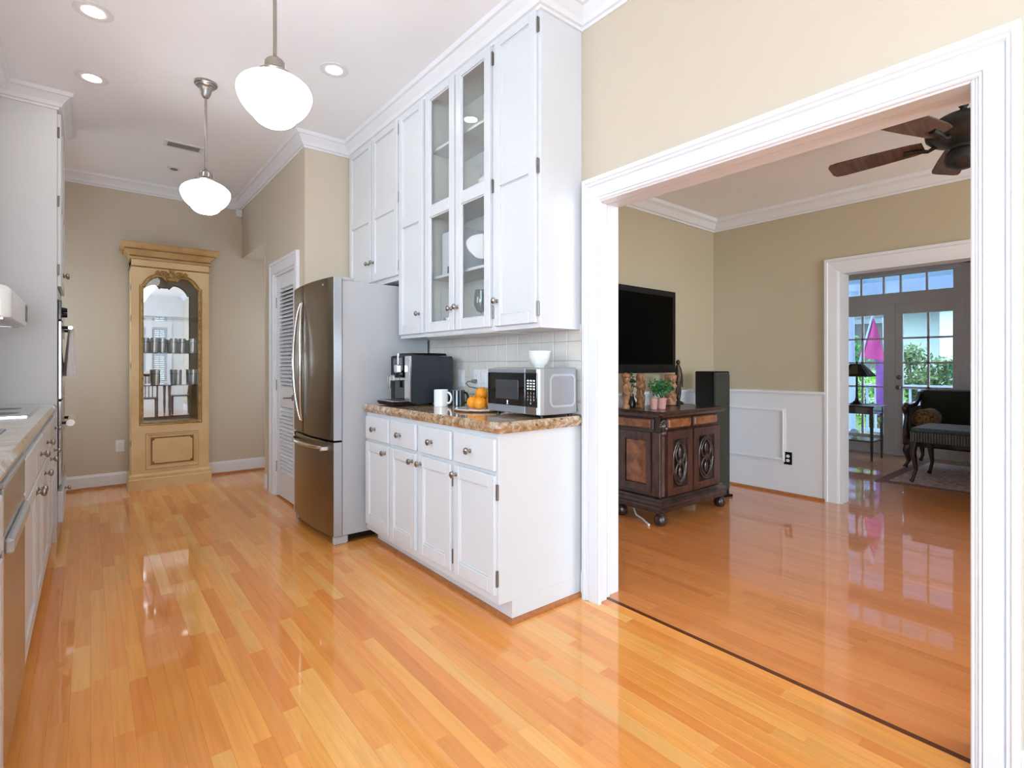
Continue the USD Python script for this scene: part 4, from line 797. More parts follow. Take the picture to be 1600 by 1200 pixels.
part(t, 'cornice_groove', MB().sweep([(CX1, CB), (CX1, CY), (CX0, CY), (CX0, CB)], [(0, 2.3065), (-.0545, 2.3065), (-.0545, 2.3175), (0, 2.3175)], miters=[(-1, 0), (-1, 1), (1, 1), (1, 0)]).sweep([(CX1, CB), (CX1, CY), (CX0, CY), (CX0, CB)], [(0, 2.2475), (-.0125, 2.2475), (-.0125, 2.2585), (0, 2.2585)], miters=[(-1, 0), (-1, 1), (1, 1), (1, 0)]), 'curio_glaze')
part(t, 'frieze', MB().box(CX0, CX1, CY, CB, 2.155, 2.222), 'curio_wood')
part(t, 'frieze_line', MB().sweep([(CX1, CB), (CX1, CY), (CX0, CY), (CX0, CB)], [(0, 2.148), (-.006, 2.151), (-.006, 2.158), (0, 2.161)], miters=[(-1, 0), (-1, 1), (1, 1), (1, 0)]), 'curio_glaze')
pl = [(0, .155), (-.012, .15), (-.018, .135), (-.016, .11), (-.022, .10), (-.022, 0), (0, 0)]
part(t, 'plinth', MB().sweep([(CX1, CB), (CX1, CY), (CX0, CY), (CX0, CB)], pl, miters=[(-1, 0), (-1, 1), (1, 1), (1, 0)]).box(CX0, CX1, CY, CB, 0, .15), 'curio_wood')
p0 = (.424, .195, .858, .535)
pn = part(t, 'lower_panel', MB().box(p0[0], p0[2], CY + .008, CY + .02, p0[1], p0[3]), 'curio_wood')
def frame(x0, z0, x1, z1, w, h0, h1): return MB().ext(sbox(x0, z0, x1, z1).difference(sbox(x0 + w, z0 + w, x1 - w, z1 - w)), h0, h1, my)
part(pn, 'panel_moulding', MB().sweep([(p0[0], p0[1]), (p0[2], p0[1]), (p0[2], p0[3]), (p0[0], p0[3])], [(0, CY + .01), (0, CY - .008), (.012, CY - .006), (.022, CY + .004), (.032, CY + .002), (.038, CY + .008)], my, closed=True), 'curio_wood')
part(pn, 'glaze_line', frame(p0[0] - .004, p0[1] - .004, p0[2] + .004, p0[3] + .004, .005, CY - .001, CY + .002), 'curio_glaze')
inn = sbox(p0[0] + .05, p0[1] + .05, p0[2] - .05, p0[3] - .05)
notch = inn
for x in (p0[0] + .05, p0[2] - .05):
    for z in (p0[1] + .05, p0[3] - .05): notch = notch.difference(Polygon(circ(.02, 16, (x, z))))
part(pn, 'panel_recess', MB().ext(inn.buffer(.010, join_style=2), CY + .000, CY + .0085, my), 'curio_glaze')
part(pn, 'raised_field', MB().ext(notch, CY - .006, CY + .008, my), 'curio_wood')
part(t, 'cabinet_lamp', MB().lathe([(0, 2.186), (.035, 2.186), (.035, 2.1905), (0, 2.1905)], (xm, 6.27, 0), 'z', 20), 'puck_lens', label='small round lamp inside the top')
for z in (1.0, 1.32, 1.68): part(t, 'glass_shelf', MB().box(CX0 + .023, CX1 - .023, CY + .03, CB - .02, z, z + .006), 'glassware')
for z in (.45, 1.2, 1.65, 1.95): part(t, 'side_hinge', MB().box(CX0 - .006, CX0, CY + .002, CY + .016, z - .03, z + .03, .001), 'dark_nickel')
def tumbler(lab, loc, grp):
    t = thing('tumbler', lab, 'glass', loc, 0, grp, local=True)
    part(t, 'glass', MB().lathe([(0, 0), (.026, 0), (.03, .02), (.032, .15), (.0305, .15), (.028, .012), (0, .012)], seg=18), 'tumbler_glass', 40)
    part(t, 'band', MB().lathe([(.0322, .105), (.0327, .105), (.0327, .112), (.0322, .112)], seg=18), 'silver_light', 40); return t
for z, xs, nm in ((1.326, (.36, .43, .50, .57, .66, .74, .83), 'upper'), (1.006, (.37, .52, .70, .84, .89), 'lower')):
    g = None; rg = random.Random(int(z * 100))
    for k, x in enumerate(xs):
        lab = '%s tall silvery tumbler on the %s curio shelf' % (['leftmost', 'second from left', 'third from left', 'fourth from left', 'fifth from left', 'sixth from left', 'rightmost'][k] if k < len(xs) - 1 else 'rightmost', nm); grp = 'tumblers on the %s curio shelf' % nm
        loc = (x, 6.25 + .05 * (k % 2), z)
        if g is None: g = tumbler(lab, loc, grp)
        else: dup(g, loc, 0, lab, grp, 'glass')

# ---------------------------------------------------------------- ceiling fittings
t = thing('pendant_lamp', 'white schoolhouse pendant lamp further from the camera, by the curio', 'pendant lamp', (.589, 3.895, 3.05), local=True)
part(t, 'canopy', MB().lathe([(0, 0), (.066, 0), (.068, -.006), (.066, -.014), (.058, -.018), (.055, -.026), (.046, -.03), (.036, -.045), (.028, -.075), (.02, -.092), (.012, -.10), (0, -.10)][::-1], seg=32), 'brushed_nickel', 35)
part(t, 'rod', MB().cyl((0, 0, -.58), (0, 0, -.09), .0075, seg=12), 'brushed_nickel', 40)
part(t, 'fitter', MB().lathe([(0, -.648), (.066, -.648), (.068, -.639), (.060, -.633), (.046, -.627), (.040, -.618), (.039, -.592), (.032, -.582), (.02, -.573), (.010, -.565), (0, -.565)], seg=32), 'brushed_nickel', 35)
part(t, 'shade', MB().lathe([(0, -.857), (.03, -.855), (.052, -.849), (.068, -.839), (.079, -.828), (.086, -.817), (.092, -.811), (.102, -.803), (.116, -.788), (.130, -.768), (.139, -.748), (.144, -.732), (.1455, -.720), (.143, -.706), (.135, -.692), (.120, -.678), (.10, -.665), (.08, -.655), (.062, -.646), (.055, -.640), (0, -.640)], seg=56), 'shade_glass', 60, label='glowing opal glass shade')
dup(t, (.595, 2.285, 3.05), 0, 'white schoolhouse pendant lamp nearer the camera, top of frame', None, 'pendant lamp')
def can(lab, x, y):
    t = thing('recessed_light', lab, 'ceiling light', (x, y, 3.05), local=True)
    part(t, 'trim_ring', MB().lathe([(.050, -.0), (.085, -.0), (.086, -.003), (.080, -.005), (.054, -.003)], seg=32), 'white_trim', 40)
    part(t, 'lens', MB().lathe([(0, -.0005), (.050, -.0005), (.048, -.004), (.03, -.006), (0, -.007)][::-1], seg=32), 'lamp_lens', 40); return t
can('recessed ceiling light nearest the camera, top left of frame', .015, 3.476); can('recessed ceiling light near the tall oven cabinet', .012, 4.288); can('recessed ceiling light near the glass cabinets', 1.184, 3.213)
t = thing('smoke_detector', 'small round white ceiling detector behind the far pendant', 'detector', (.612, 5.753, 3.05), local=True)
part(t, 'base', MB().lathe([(0, 0), (.055, 0), (.055, -.008), (.045, -.014), (0, -.014)][::-1], seg=24), 'white_plastic', 40); part(t, 'eye', MB().lathe([(0, -.014), (.03, -.014), (.028, -.02), (0, -.02)][::-1], seg=20), 'gray_plastic', 40)
t = thing('ceiling_vent', 'white ceiling air vent with gray louvers beyond the far pendant', 'vent', (.615, 5.15, 3.05))
part(t, 'frame', MB().ext(sbox(.475, 5.065, .755, 5.215).difference(sbox(.50, 5.09, .73, 5.19)), 3.043, 3.0505), 'white_trim'); part(t, 'cavity', MB().box(.50, .73, 5.09, 5.19, 3.047, 3.0505), 'gray_plastic')
for k in range(7): part(t, 'louver', MB().rbox((.615, 5.097 + k * .0143, 3.045), (.23, .012, .0018), M=[[1, 0, 0], [0, .85, -.52], [0, .52, .85]], b=0), 'vent_gray')
t = thing('motion_sensor', 'small beige box under the crown in the far right corner', 'sensor', (1.30, 6.45, 2.9)); part(t, 'case', MB().box(1.266, 1.332, 6.42, 6.47, 2.865, 2.945, .008), 'white_plastic'); part(t, 'lens_window', MB().box(1.28, 1.318, 6.417, 6.421, 2.875, 2.905, .002), 'white_trim')

# ---------------------------------------------------------------- breakfast table, mirrored in the curio
t = thing('dining_table', 'brown wooden breakfast table mirrored in the curio glass', 'table', (1.0, -2.3, 0))
part(t, 'table_top', slab(.55, 1.55, -2.95, -1.7, .715, .745, .05), 'mahogany_red', 40)
for x in (.63, 1.47):
    for y in (-2.87, -1.78): part(t, 'leg', MB().lathe([(0, 0), (.02, 0), (.03, .3), (.024, .4), (.035, .65), (.035, .716), (0, .716)], (x, y, 0), 'z', 14), 'mahogany_red', 40)
def chair(lab, loc, rot):
    t = thing('dining_chair', lab, 'chair', loc, rot, local=True)
    part(t, 'seat', slab(-.22, .22, -.21, .21, .43, .46, .04), 'mahogany_red', 40)
    for x in (-.19, .19): part(t, 'leg', MB().cyl((x, .18, 0), (x, .18, .43), .018, .022), 'mahogany_red', 40)
    for x in (-.19, .19): part(t, 'back_post', MB().tube([(x, -.2, 0), (x, -.19, .45), (x, -.22, .75), (x, -.26, 1.0)], .019), 'mahogany_red', 40)
    part(t, 'top_rail', MB().tube([(-.2, -.255, .97), (-.1, -.27, .985), (0, -.275, .975), (.1, -.27, .985), (.2, -.255, .97)], .028, 8, .5), 'mahogany_red', 40)
    for x in (-.1, -.033, .033, .1): part(t, 'back_slat', MB().tube([(x, -.2, .46), (x, -.22, .75), (x, -.262, .96)], .01), 'mahogany_red', 40)
    return t
chair('brown wooden chair on the kitchen side of the breakfast table', (1.0, -1.52, 0), PI)
chair('brown wooden chair left of the breakfast table', (.35, -2.35, 0), -PI / 2)
chair('brown wooden chair right of the breakfast table', (1.75, -2.35, 0), PI / 2)
t = thing('shopping_bag', 'white bag standing on the breakfast table, mirrored in the curio', 'bag', (1.05, -2.0, .745), local=True)
part(t, 'bag', MB().loft([(rrect(-.17, .17, -.08, .08, .01), .001), (rrect(-.18, .18, -.09, .09, .015), .15), (rrect(-.17, .17, -.07, .07, .01), .30)]), 'cloth_white', 40)
# ---------------------------------------------------------------- living room
t = thing('television', 'large black flat television on the beige living room wall', 'television', (3.8, 2.8, 1.5))
TX0, TX1, TZ0, TZ1 = 3.05, 4.254, 1.135, 1.885
part(t, 'case', MB().loft([(rrect(TX0 + .1, TX1 - .1, TZ0 + .08, TZ1 - .08, .02), 2.84), (rrect(TX0 + .01, TX1 - .01, TZ0 + .01, TZ1 - .01, .015), 2.825), (rrect(TX0, TX1, TZ0, TZ1, .012), 2.815), (rrect(TX0, TX1, TZ0, TZ1, .012), 2.805)], my), 'black_plastic', 30)
part(t, 'bezel', MB().ext(Polygon(rrect(TX0, TX1, TZ0, TZ1, .012)).difference(sbox(TX0 + .045, TZ0 + .075, TX1 - .045, TZ1 - .05)), 2.797, 2.806, my), 'black_plastic')
part(t, 'screen', MB().box(TX0 + .044, TX1 - .044, 2.801, 2.806, TZ0 + .074, TZ1 - .049), 'tv_screen')
part(t, 'wall_bracket', MB().box(3.5, 3.9, 2.838, 2.871, 1.3, 1.7), 'dark_nickel')
t = thing('console_cabinet', 'dark carved antique console cabinet with burl panels below the television', 'cabinet', (3.73, 2.52, 0))
KX0, KX1, KY0, KY1 = 3.30, 4.165, 2.30, 2.74
part(t, 'carcass', MB().box(KX0 + .012, KX1 - .012, KY0 + .012, KY1, .15, .81, .003), 'mahogany')
part(t, 'top', slab(KX0 - .03, KX1 + .04, KY0 - .035, KY1 + .02, .812, .855, .03), 'mahogany', 40)
bp = [(0, .205), (.012, .20), (.016, .185), (.03, .18), (.036, .16), (.03, .145), (.036, .135), (.036, .105), (0, .10)]
part(t, 'base_moulding', MB().sweep([(KX1, KY1), (KX1, KY0), (KX0, KY0), (KX0, KY1)], [(-d, h) for d, h in bp], miters=[(-1, 0), (-1, 1), (1, 1), (1, 0)]).box(KX0, KX1, KY0, KY1, .105, .155), 'carved_dark')
for x in (KX0 + .02, KX1 - .0):
    for y in (KY0 + .01, KY1 - .06):
        ft = MB(); n = 28; th = np.arange(n) * 2 * PI / n; L = []
        for r, h in ((.02, 0), (.036, .008), (.046, .03), (.047, .05), (.04, .072), (.026, .084), (.024, .09), (.03, .096), (.03, .106)):
            rr = r * (1 + (.05 if .005 < h < .08 else 0) * np.cos(14 * th)); L.append((np.column_stack([x + rr * np.cos(th), y + rr * np.sin(th)]), h))
        part(t, 'bun_foot', ft.loft(L), 'carved_dark', 50, label='fluted bun foot')
for sx in (KX0 + .035, KX1 - .035):                                  # fluted corner posts
    for k in range(3): part(t, 'corner_flute', MB().box(sx - .03 + k * .021, sx - .014 + k * .021, KY0, KY0 + .02, .21, .70, .005), 'mahogany_red')
part(t, 'corner_post', MB().box(KX0 - .002, KX0 + .02, KY0 + .0, KY0 + .075, .21, .70, .006), 'mahogany_red')
lion = MB().ell((KX0 + .03, KY0 - .006, .745), (.034, .03, .045)).ell((KX0 + .03, KY0 - .030, .73), (.018, .016, .02)).ell((KX0 + .012, KY0 - .022, .762), (.012, .01, .012), 1).ell((KX0 + .048, KY0 - .022, .762), (.012, .01, .012), 1)
for a in np.linspace(0, PI, 9): lion.ell((KX0 + .03 + .036 * math.cos(a), KY0 - .004, .745 + .042 * math.sin(a)), (.012, .014, .014), 1)
for k in range(5): lion.ell((KX0 + .01 + .01 * k, KY0 - .008, .69 + .004 * (k % 2)), (.008, .012, .02), 1)
part(t, 'corner_mask', lion, 'carved_dark', True, label='glossy carved corner mask')
for x0, x1 in ((KX0 + .10, (KX0 + KX1) / 2 - .035), ((KX0 + KX1) / 2 + .025, KX1 - .075)):
    dw = part(t, 'drawer', MB().box(x0 - .012, x1 + .012, KY0 - .004, KY0 + .014, .715, .80, .005), 'mahogany_red'); part(dw, 'burl_panel', MB().loft([(rrect(x0, x1, .724, .793, .012), KY0 - .004), (rrect(x0 + .006, x1 - .006, .730, .787, .012), KY0 - .013)], my), 'burl', 40)
    do = part(t, 'door', MB().ext(sbox(x0 - .02, .21, x1 + .02, .70).difference(sbox(x0 + .05, .265, x1 - .05, .635)), KY0 - .012, KY0 + .014, my), 'mahogany_red')
    part(do, 'door_recess', MB().box(x0 + .045, x1 - .045, KY0 + .008, KY0 + .016, .26, .64), 'carved_dark')
    xc, zc, w_, h_ = (x0 + x1) / 2, .45, (x1 - x0) / 2 - .055, .175
    cv = MB(); tt = np.linspace(0, 2 * PI, 25)
    cv.tube([(xc + w_ * .93 * math.cos(a), KY0 - .002, zc + h_ * .97 * math.sin(a)) for a in tt], .013, 6)
    for sg in (1, -1):
        cv.tube([(xc + sg * w_ * .62 * math.sin(a), KY0 - .006, zc + h_ * (.9 - a / PI * 1.05)) for a in np.linspace(0, PI, 12)], .011, 6)
        cv.tube([(xc + sg * w_ * .62 * math.sin(a), KY0 - .006, zc - h_ * (.9 - a / PI * 1.05)) for a in np.linspace(0, PI, 12)], .011, 6)
        cv.ell((xc, KY0 - .004, zc + sg * h_ * .45), (w_ * .22, .014, h_ * .28))
    cv.ell((xc, KY0 - .006, zc), (w_ * .25, .016, .03))
    part(do, 'carving', cv, 'carved_dark', True, label='carved interlaced ovals')
sd = part(t, 'side_panel', MB().ext(sbox(KY0 + .085, .24, KY1 - .03, .69).difference(sbox(KY0 + .125, .29, KY1 - .115, .63)), KX0 - .004, KX0 + .014, mx), 'mahogany_red')
part(sd, 'burl_field', MB().loft([(rrect(KY0 + .127, KY1 - .117, .292, .628, .004), KX0 + .012), (rrect(KY0 + .14, KY1 - .13, .305, .615, .004), KX0 - .002)], amap('x')), 'burl', 40)
fz = part(t, 'side_frieze', MB().box(KX0 - .004, KX0 + .014, KY0 + .06, KY1, .715, .80, .005), 'mahogany_red'); part(fz, 'burl_panel', MB().loft([(rrect(KY0 + .085, KY1 - .02, .724, .793, .012), KX0 - .003), (rrect(KY0 + .091, KY1 - .026, .730, .787, .012), KX0 - .012)], amap('x')), 'burl', 40)
t = thing('floor_speaker', 'tall black tower speaker behind the console cabinet', 'speaker', (4.50, 2.57, 0), math.radians(-15), local=True)
part(t, 'cabinet', MB().loft([(rrect(-.095, .095, -.12, .12, .012), .02), (rrect(-.095, .095, -.12, .12, .012), 1.14), (rrect(-.09, .09, -.115, .115, .012), 1.147)]), 'black_plastic', 30)
part(t, 'grille', MB().loft([(rrect(-.088, .088, .06, 1.135, .02), .119), (rrect(-.084, .084, .064, 1.131, .02), .128)], amap('-y')), 'upholstery_dark', 30); part(t, 'plinth', MB().box(-.115, .115, -.14, .14, 0, .022, .004), 'black_plastic')
Z8 = .856
t = thing('carved_figure', 'light brown wooden standing figure on the console, nearest the doorway', 'figurine', (3.345, 2.655, Z8), local=True)
b = MB().lathe([(0, 0), (.034, 0), (.036, .02), (.022, .035), (.028, .07), (.034, .11), (.026, .15), (.032, .185), (.02, .205), (0, .21)], seg=16, sx=1, sy=.8)
b.ell((0, 0, .235), (.026, .03, .034)).ell((0, -.028, .23), (.009, .012, .014), 1); b.tube([(.034, 0, .18), (.046, -.02, .13), (.022, -.04, .105)], [.012, .01, .008]).tube([(-.034, 0, .18), (-.046, -.02, .13), (-.022, -.04, .105)], [.012, .01, .008])
part(t, 'body', b, 'carved_wood_tan', 50); part(t, 'headdress', MB().lathe([(.028, .248), (.038, .256), (.03, .278), (0, .29)], seg=14), 'carved_wood_tan', 40)
def totem(lab, loc, s, mat, rot):
    t = thing('carved_totem', lab, 'figurine', loc, rot, local=True); b = MB(); n = 20; th = np.arange(n) * 2 * PI / n; L = []
    for z in np.linspace(0, 1, 34):
        r = (.5 + .06 * math.sin(z * 23) + .05 * math.sin(z * 41 + 1)) ; q = np.column_stack([np.sign(np.cos(th)) * np.abs(np.cos(th)) ** .6, np.sign(np.sin(th)) * np.abs(np.sin(th)) ** .6]) * r
        q = q * (1 + .08 * np.cos(3 * th + z * 17))[:, None]; L.append((q * np.array(s[:2]), z * s[2]))
    part(t, 'column', b.loft(L), mat, 60)
    f = MB()
    for z in (.28, .62, .86): f.ell((0, -s[1] * .5, z * s[2]), (s[0] * .3, .012, .035)).ell((0, -s[1] * .62, z * s[2] - .004), (.006, .009, .014), 1)
    part(t, 'carved_faces', f, mat, True); return t
totem('narrow pale carved wooden column left of the green plant', (3.50, 2.63, Z8), (.062, .06, .275), 'carved_wood_tan', .2)
totem('broad light carved wooden column right of the green plant', (3.92, 2.63, Z8), (.095, .08, .27), 'carved_wood_light', .1)
t = thing('bronze_figure', 'slender dark bronze figure right of the carved columns', 'figurine', (4.10, 2.665, Z8), local=True)
b = MB().lathe([(0, 0), (.045, 0), (.048, .012), (.03, .022), (.012, .03), (0, .031)], seg=16).tube([(.0, 0, .03), (.012, 0, .10), (-.008, 0, .17), (.006, 0, .25), (.0, 0, .31), (-.012, 0, .35)], [.014, .018, .026, .034, .026, .016], 10).ell((-.012, -.004, .372), (.018, .02, .024)).tube([(.02, 0, .30), (.045, -.01, .22), (.03, -.02, .15)], [.01, .009, .006])
b.tube([(0, .0, .03), (-.03, 0, .08), (-.02, 0, .15)], [.012, .014, .016])
part(t, 'figure', b, 'bronze', 60)
def pot(lab, loc, r, h):
    t = thing('plant_pot', lab, 'plant', loc, local=True)
    part(t, 'pot', MB().lathe([(0, 0), (r * .82, 0), (r, h - .008), (r * 1.04, h - .006), (r * 1.04, h), (r * .92, h), (r * .88, h - .015), (0, h - .018)], seg=24), 'pot_pink', 40); return t
pot('empty small pink pot left of the potted green plant', (3.465, 2.475, Z8), .032, .085)
t = pot('pink pot with a bushy bright green plant on the console', (3.56, 2.47, Z8), .04, .085)
rg = np.random.default_rng(4); st = MB()
for k in range(9): a = k * .7; st.tube([(0, 0, .07), (.02 * math.cos(a), .02 * math.sin(a), .12), (.055 * math.cos(a), .05 * math.sin(a), .17)], .0025, 5)
part(t, 'stems', st, 'green_stem'); lf = MB()
for k in range(9): a = k * .7; lf.leaves(rg, 44, (.062 * math.cos(a), .05 * math.sin(a), .165 + .025 * math.sin(k * 2.1)), (.05, .05, .055), .022)
part(t, 'foliage', lf, 'leaf_green', kind='stuff')
t = thing('trailing_plant', 'thin dark green sprig with a white card behind the wooden figures', 'plant', (3.50, 2.715, Z8), local=True)
part(t, 'vase', MB().lathe([(0, 0), (.03, 0), (.036, .03), (.02, .07), (.014, .10), (.018, .11), (0, .11)], seg=16), 'dark_wood', 40); sg_ = MB().tube([(0, 0, .1), (-.01, 0, .17), (.0, -.01, .24), (-.03, -.01, .29)], .003).tube([(0, 0, .1), (.02, 0, .17), (.03, 0, .23)], .003); part(t, 'stems', sg_, 'green_stem')
lf = MB().leaves(rg, 26, (-.02, -.01, .24), (.03, .03, .05), .022).leaves(rg, 14, (.02, 0, .2), (.02, .02, .04), .02); part(t, 'foliage', lf, 'leaf_dark', kind='stuff'); part(t, 'card', MB().rbox((.035, -.02, .235), (.036, .002, .05), .4, 0, ) if False else MB().rbox((.035, -.02, .235), (.036, .003, .05), .4, .0005), 'white_plastic', label='small white card')
t = thing('power_cord', 'white cord lying under the console cabinet', 'cord', (3.25, 2.5, 0)); part(t, 'cable', MB().tube([(3.40, 2.62, .05), (3.37, 2.57, .014), (3.33, 2.48, .009), (3.265, 2.385, .009), (3.245, 2.36, .009)], .008, 8), 'white_plastic', 60)
# ceiling fan
t = thing('ceiling_fan', 'dark five blade ceiling fan in the living room', 'ceiling fan', (3.6, .62, 2.70), local=True)
part(t, 'canopy', MB().lathe([(0, -.12), (.02, -.12), (.03, -.09), (.07, -.05), (.085, 0), (0, 0)], seg=28), 'fan_metal', 40); part(t, 'downrod', MB().cyl((0, 0, -.16), (0, 0, -.08), .015), 'fan_metal', 40)
part(t, 'motor', MB().lathe([(0, -.33), (.06, -.33), (.09, -.315), (.13, -.30), (.16, -.27), (.165, -.235), (.15, -.20), (.10, -.17), (.05, -.155), (0, -.15)], seg=36), 'fan_metal', 40)
part(t, 'light_hub', MB().lathe([(0, -.45), (.03, -.448), (.07, -.43), (.085, -.40), (.08, -.365), (.06, -.345), (.06, -.32), (0, -.32)], seg=32), 'fan_metal', 40)
for k in range(5):
    a = math.radians(18 + 72 * k); c, s_ = math.cos(a), math.sin(a); u_ = np.array([c, s_, 0]); v_ = np.array([-s_ * .96, c * .96, .26])
    o = np.array([0, 0, -.285]); L = [(.17, .045), (.22, .055), (.40, .066), (.58, .072), (.62, .066), (.635, .045)]
    pts = [o + u_ * x + v_ * y for x, y in L] + [o + u_ * x - v_ * y for x, y in L[::-1]]
    n_ = np.cross(u_, v_) * .004; P2 = [p + n_ for p in pts] + [p - n_ for p in pts]; n = len(pts); Fc = [(0, i, i + 1) for i in range(1, n - 1)]; Fc = [(f[0], f[1], f[2]) for f in Fc] + [(n + f[0], n + f[2], n + f[1]) for f in Fc] + [x for i in range(n) for x in ((i, n + i, n + (i + 1) % n), (i, n + (i + 1) % n, (i + 1) % n))]
    bl = part(t, 'blade', MB().add(np.array(P2), np.array(Fc)), 'fan_blade')
    part(bl, 'blade_iron', MB().tube([o + u_ * .11 + [0, 0, -.01], o + u_ * .15 + [0, 0, -.028], o + u_ * .20 + [0, 0, -.012], o + u_ * .26 + [0, 0, -.008]], [.012, .010, .012, .016], 8), 'fan_metal', 50)
part(t, 'pull_chain', MB().tube([(.0, -.05, -.44), (.0, -.05, -.74)], .0018, 5).ell((0, -.05, -.75), (.005, .005, .01), 1), 'dark_nickel')

# ---------------------------------------------------------------- sunroom
t = thing('lamp_table', 'small dark side table with a low shelf by the french doors', 'table', (7.8, 2.55, 0))
LX0, LX1, LY0, LY1 = 7.56, 7.98, 2.165, 2.90
part(t, 'table_top', slab(LX0 - .015, LX1 + .015, LY0 - .015, LY1 + .015, .668, .69, .01, .004), 'dark_wood', 40)
part(t, 'apron', MB().box(LX0 + .01, LX1 - .01, LY0 + .008, LY1 - .008, .585, .668, .002), 'dark_wood'); part(t, 'shelf', MB().box(LX0 + .01, LX1 - .01, LY0 + .01, LY1 - .01, .232, .250, .003), 'dark_wood')
for x in (LX0 + .018, LX1 - .018):
    for y in (LY0 + .018, LY1 - .018): part(t, 'leg', MB().loft([(rrect(x - .01, x + .01, y - .01, y + .01, .002, 1), 0), (rrect(x - .018, x + .018, y - .018, y + .018, .003, 1), .55), (rrect(x - .018, x + .018, y - .018, y + .018, .003, 1), .668)]), 'dark_wood', 20)
t = thing('table_lamp', 'dark table lamp with a pyramid shade on the side table', 'lamp', (7.77, 2.405, .69), local=True)
sq = lambda r: np.array([(r, r), (-r, r), (-r, -r), (r, -r)]) @ np.array([[1, 0], [0, 1]])
part(t, 'base', MB().loft([(circ(.075, 24), 0), (circ(.075, 24), .01), (circ(.05, 24), .028), (circ(.022, 24), .055), (circ(.014, 24), .10), (circ(.011, 24), .38), (circ(.006, 24), .40)]), 'dark_wood', 40)
sh = part(t, 'shade', MB().loft([(sq(.165), .365), (sq(.17), .375), (sq(.058), .527), (sq(.055), .528)]), 'lamp_shade_dark'); 
for a in range(4):
    c, s_ = math.cos(a * PI / 2), math.sin(a * PI / 2); R3 = np.array([[c, -s_, 0], [s_, c, 0], [0, 0, 1]])
    q = np.array([(-.06, -.152, .40), (.06, -.152, .40), (.032, -.074, .508), (-.032, -.074, .508)]); q = np.vstack([q + [0, -.003, .002], q + [0, .004, -.003]])
    part(sh, 'panel', MB().add(q @ R3.T, [(0, 1, 2, 3), (4, 7, 6, 5), (0, 4, 5, 1), (1, 5, 6, 2), (2, 6, 7, 3), (3, 7, 4, 0)]), 'lamp_shade_tan', label='tan panel of the shade')
part(t, 'finial', MB().lathe([(0, .528), (.012, .528), (.008, .54), (.011, .552), (0, .565)], seg=12), 'dark_wood', 40)
part(t, 'cord', MB().tube([(.05, -.05, .008), (.1, -.10, .006), (.14, -.13, .012), (.17, -.17, .006)], .004, 6), 'black_plastic')
t = thing('glass_globe', 'clear glass globe on the low shelf of the side table', 'globe', (7.77, 2.43, .25), local=True); part(t, 'globe', MB().ell((0, 0, .066), (.056, .056, .056), 3), 'globe_glass', True); part(t, 'ring_base', MB().lathe([(.025, 0), (.034, 0), (.03, .014), (.024, .014)], seg=20), 'white_ceramic', 40)
RX0, RX1, RY0, RY1 = 6.32, 8.1, .0, 1.80
t = thing('area_rug', 'worn red patterned rug under the armchair and stool', 'rug', (7, 1, 0)); part(t, 'field', MB().box(RX0 + .1, RX1 - .1, RY0 + .1, RY1 - .1, .001, .010, .002), 'rug_red'); part(t, 'border', MB().ext(sbox(RX0, RY0, RX1, RY1).difference(sbox(RX0 + .1, RY0 + .1, RX1 - .1, RY1 - .1)), .001, .009), 'rug_edge')
def cab(p0, h, out, s=.03, z0=.026):
    p = np.array(p0, float); o = np.array(out, float)
    return MB().tube([p + o * .045 + [0, 0, z0 + .004], p + o * .03 + [0, 0, z0 + .03], p + o * .0 + [0, 0, h * .35], p + o * .03 + [0, 0, h * .75], p + o * .01 + [0, 0, h]], [s * .75, s * .5, s * .55, s * 1.0, s * 1.1], 10)
t = thing('armchair', 'carved dark armchair with dark green upholstery by the french doors', 'armchair', (7.72, 1.42, 0))
AX0, AX1, AY0, AY1 = 7.30, 8.0, 1.10, 1.80
part(t, 'seat_cushion', slab(AX0, AX1 - .1, AY0 + .06, AY1 - .06, .36, .47, .05, .03), 'upholstery_dark', 40); part(t, 'seat_rail', MB().box(AX0 + .0, AX1, AY0, AY1, .27, .37, .02), 'carved_dark')
part(t, 'backrest', MB().loft([(rrect(AY0 + .04, AY1 - .05, .42, .895, .05), AX1 - .13), (rrect(AY0 + .02, AY1 - .03, .41, .91, .06), AX1 - .09), (rrect(AY0 + .02, AY1 - .03, .41, .91, .06), AX1 - .03), (rrect(AY0 + .04, AY1 - .05, .43, .895, .05), AX1 - .0)], amap('x')), 'upholstery_dark', 40)
for k, (y, sg) in enumerate(((AY1 - .03, 1), (AY0 + .03, -1))):
    part(t, 'arm', MB().tube([(AX1 - .1, y, .86), (AX1 - .18, y, .80), (AX1 - .30, y, .74), (AX0 + .12, y, .72), (AX0 + .02, y, .735), (AX0 - .02, y, .70), (AX0 + .0, y, .665), (AX0 + .03, y, .68)], [.03, .035, .03, .03, .036, .034, .026, .016], 10), 'carved_dark', 50, label='scrolled carved arm')
    part(t, 'arm_post', MB().tube([(AX0 + .03, y, .36), (AX0 + .0, y, .48), (AX0 + .04, y, .60), (AX0 + .02, y, .70)], [.034, .026, .022, .032], 10), 'carved_dark', 50)
    part(t, 'side_panel', MB().box(AX0 + .05, AX1 - .08, y - .014, y + .014, .36, .71, .01), 'upholstery_dark')
    part(t, 'leg', cab((AX0 + .05, y - sg * .02, 0), .29, (-.8, sg * .6, 0), .036), 'carved_dark', 50); part(t, 'leg', cab((AX1 - .06, y - sg * .02, 0), .29, (.8, sg * .6, 0), .03), 'carved_dark', 50)
t = thing('bolster_pillow', 'round leopard patterned bolster on the dark armchair', 'pillow', (7.55, 1.6, .5)); part(t, 'cover', MB().loft([(circ(.03, 20), -.165), (circ(.09, 20), -.16), (circ(.11, 20), -.13), (circ(.112, 20), .13), (circ(.09, 20), .16), (circ(.03, 20), .165)], amap('x', (7.56, 1.625, .585))), 'leopard', 60)
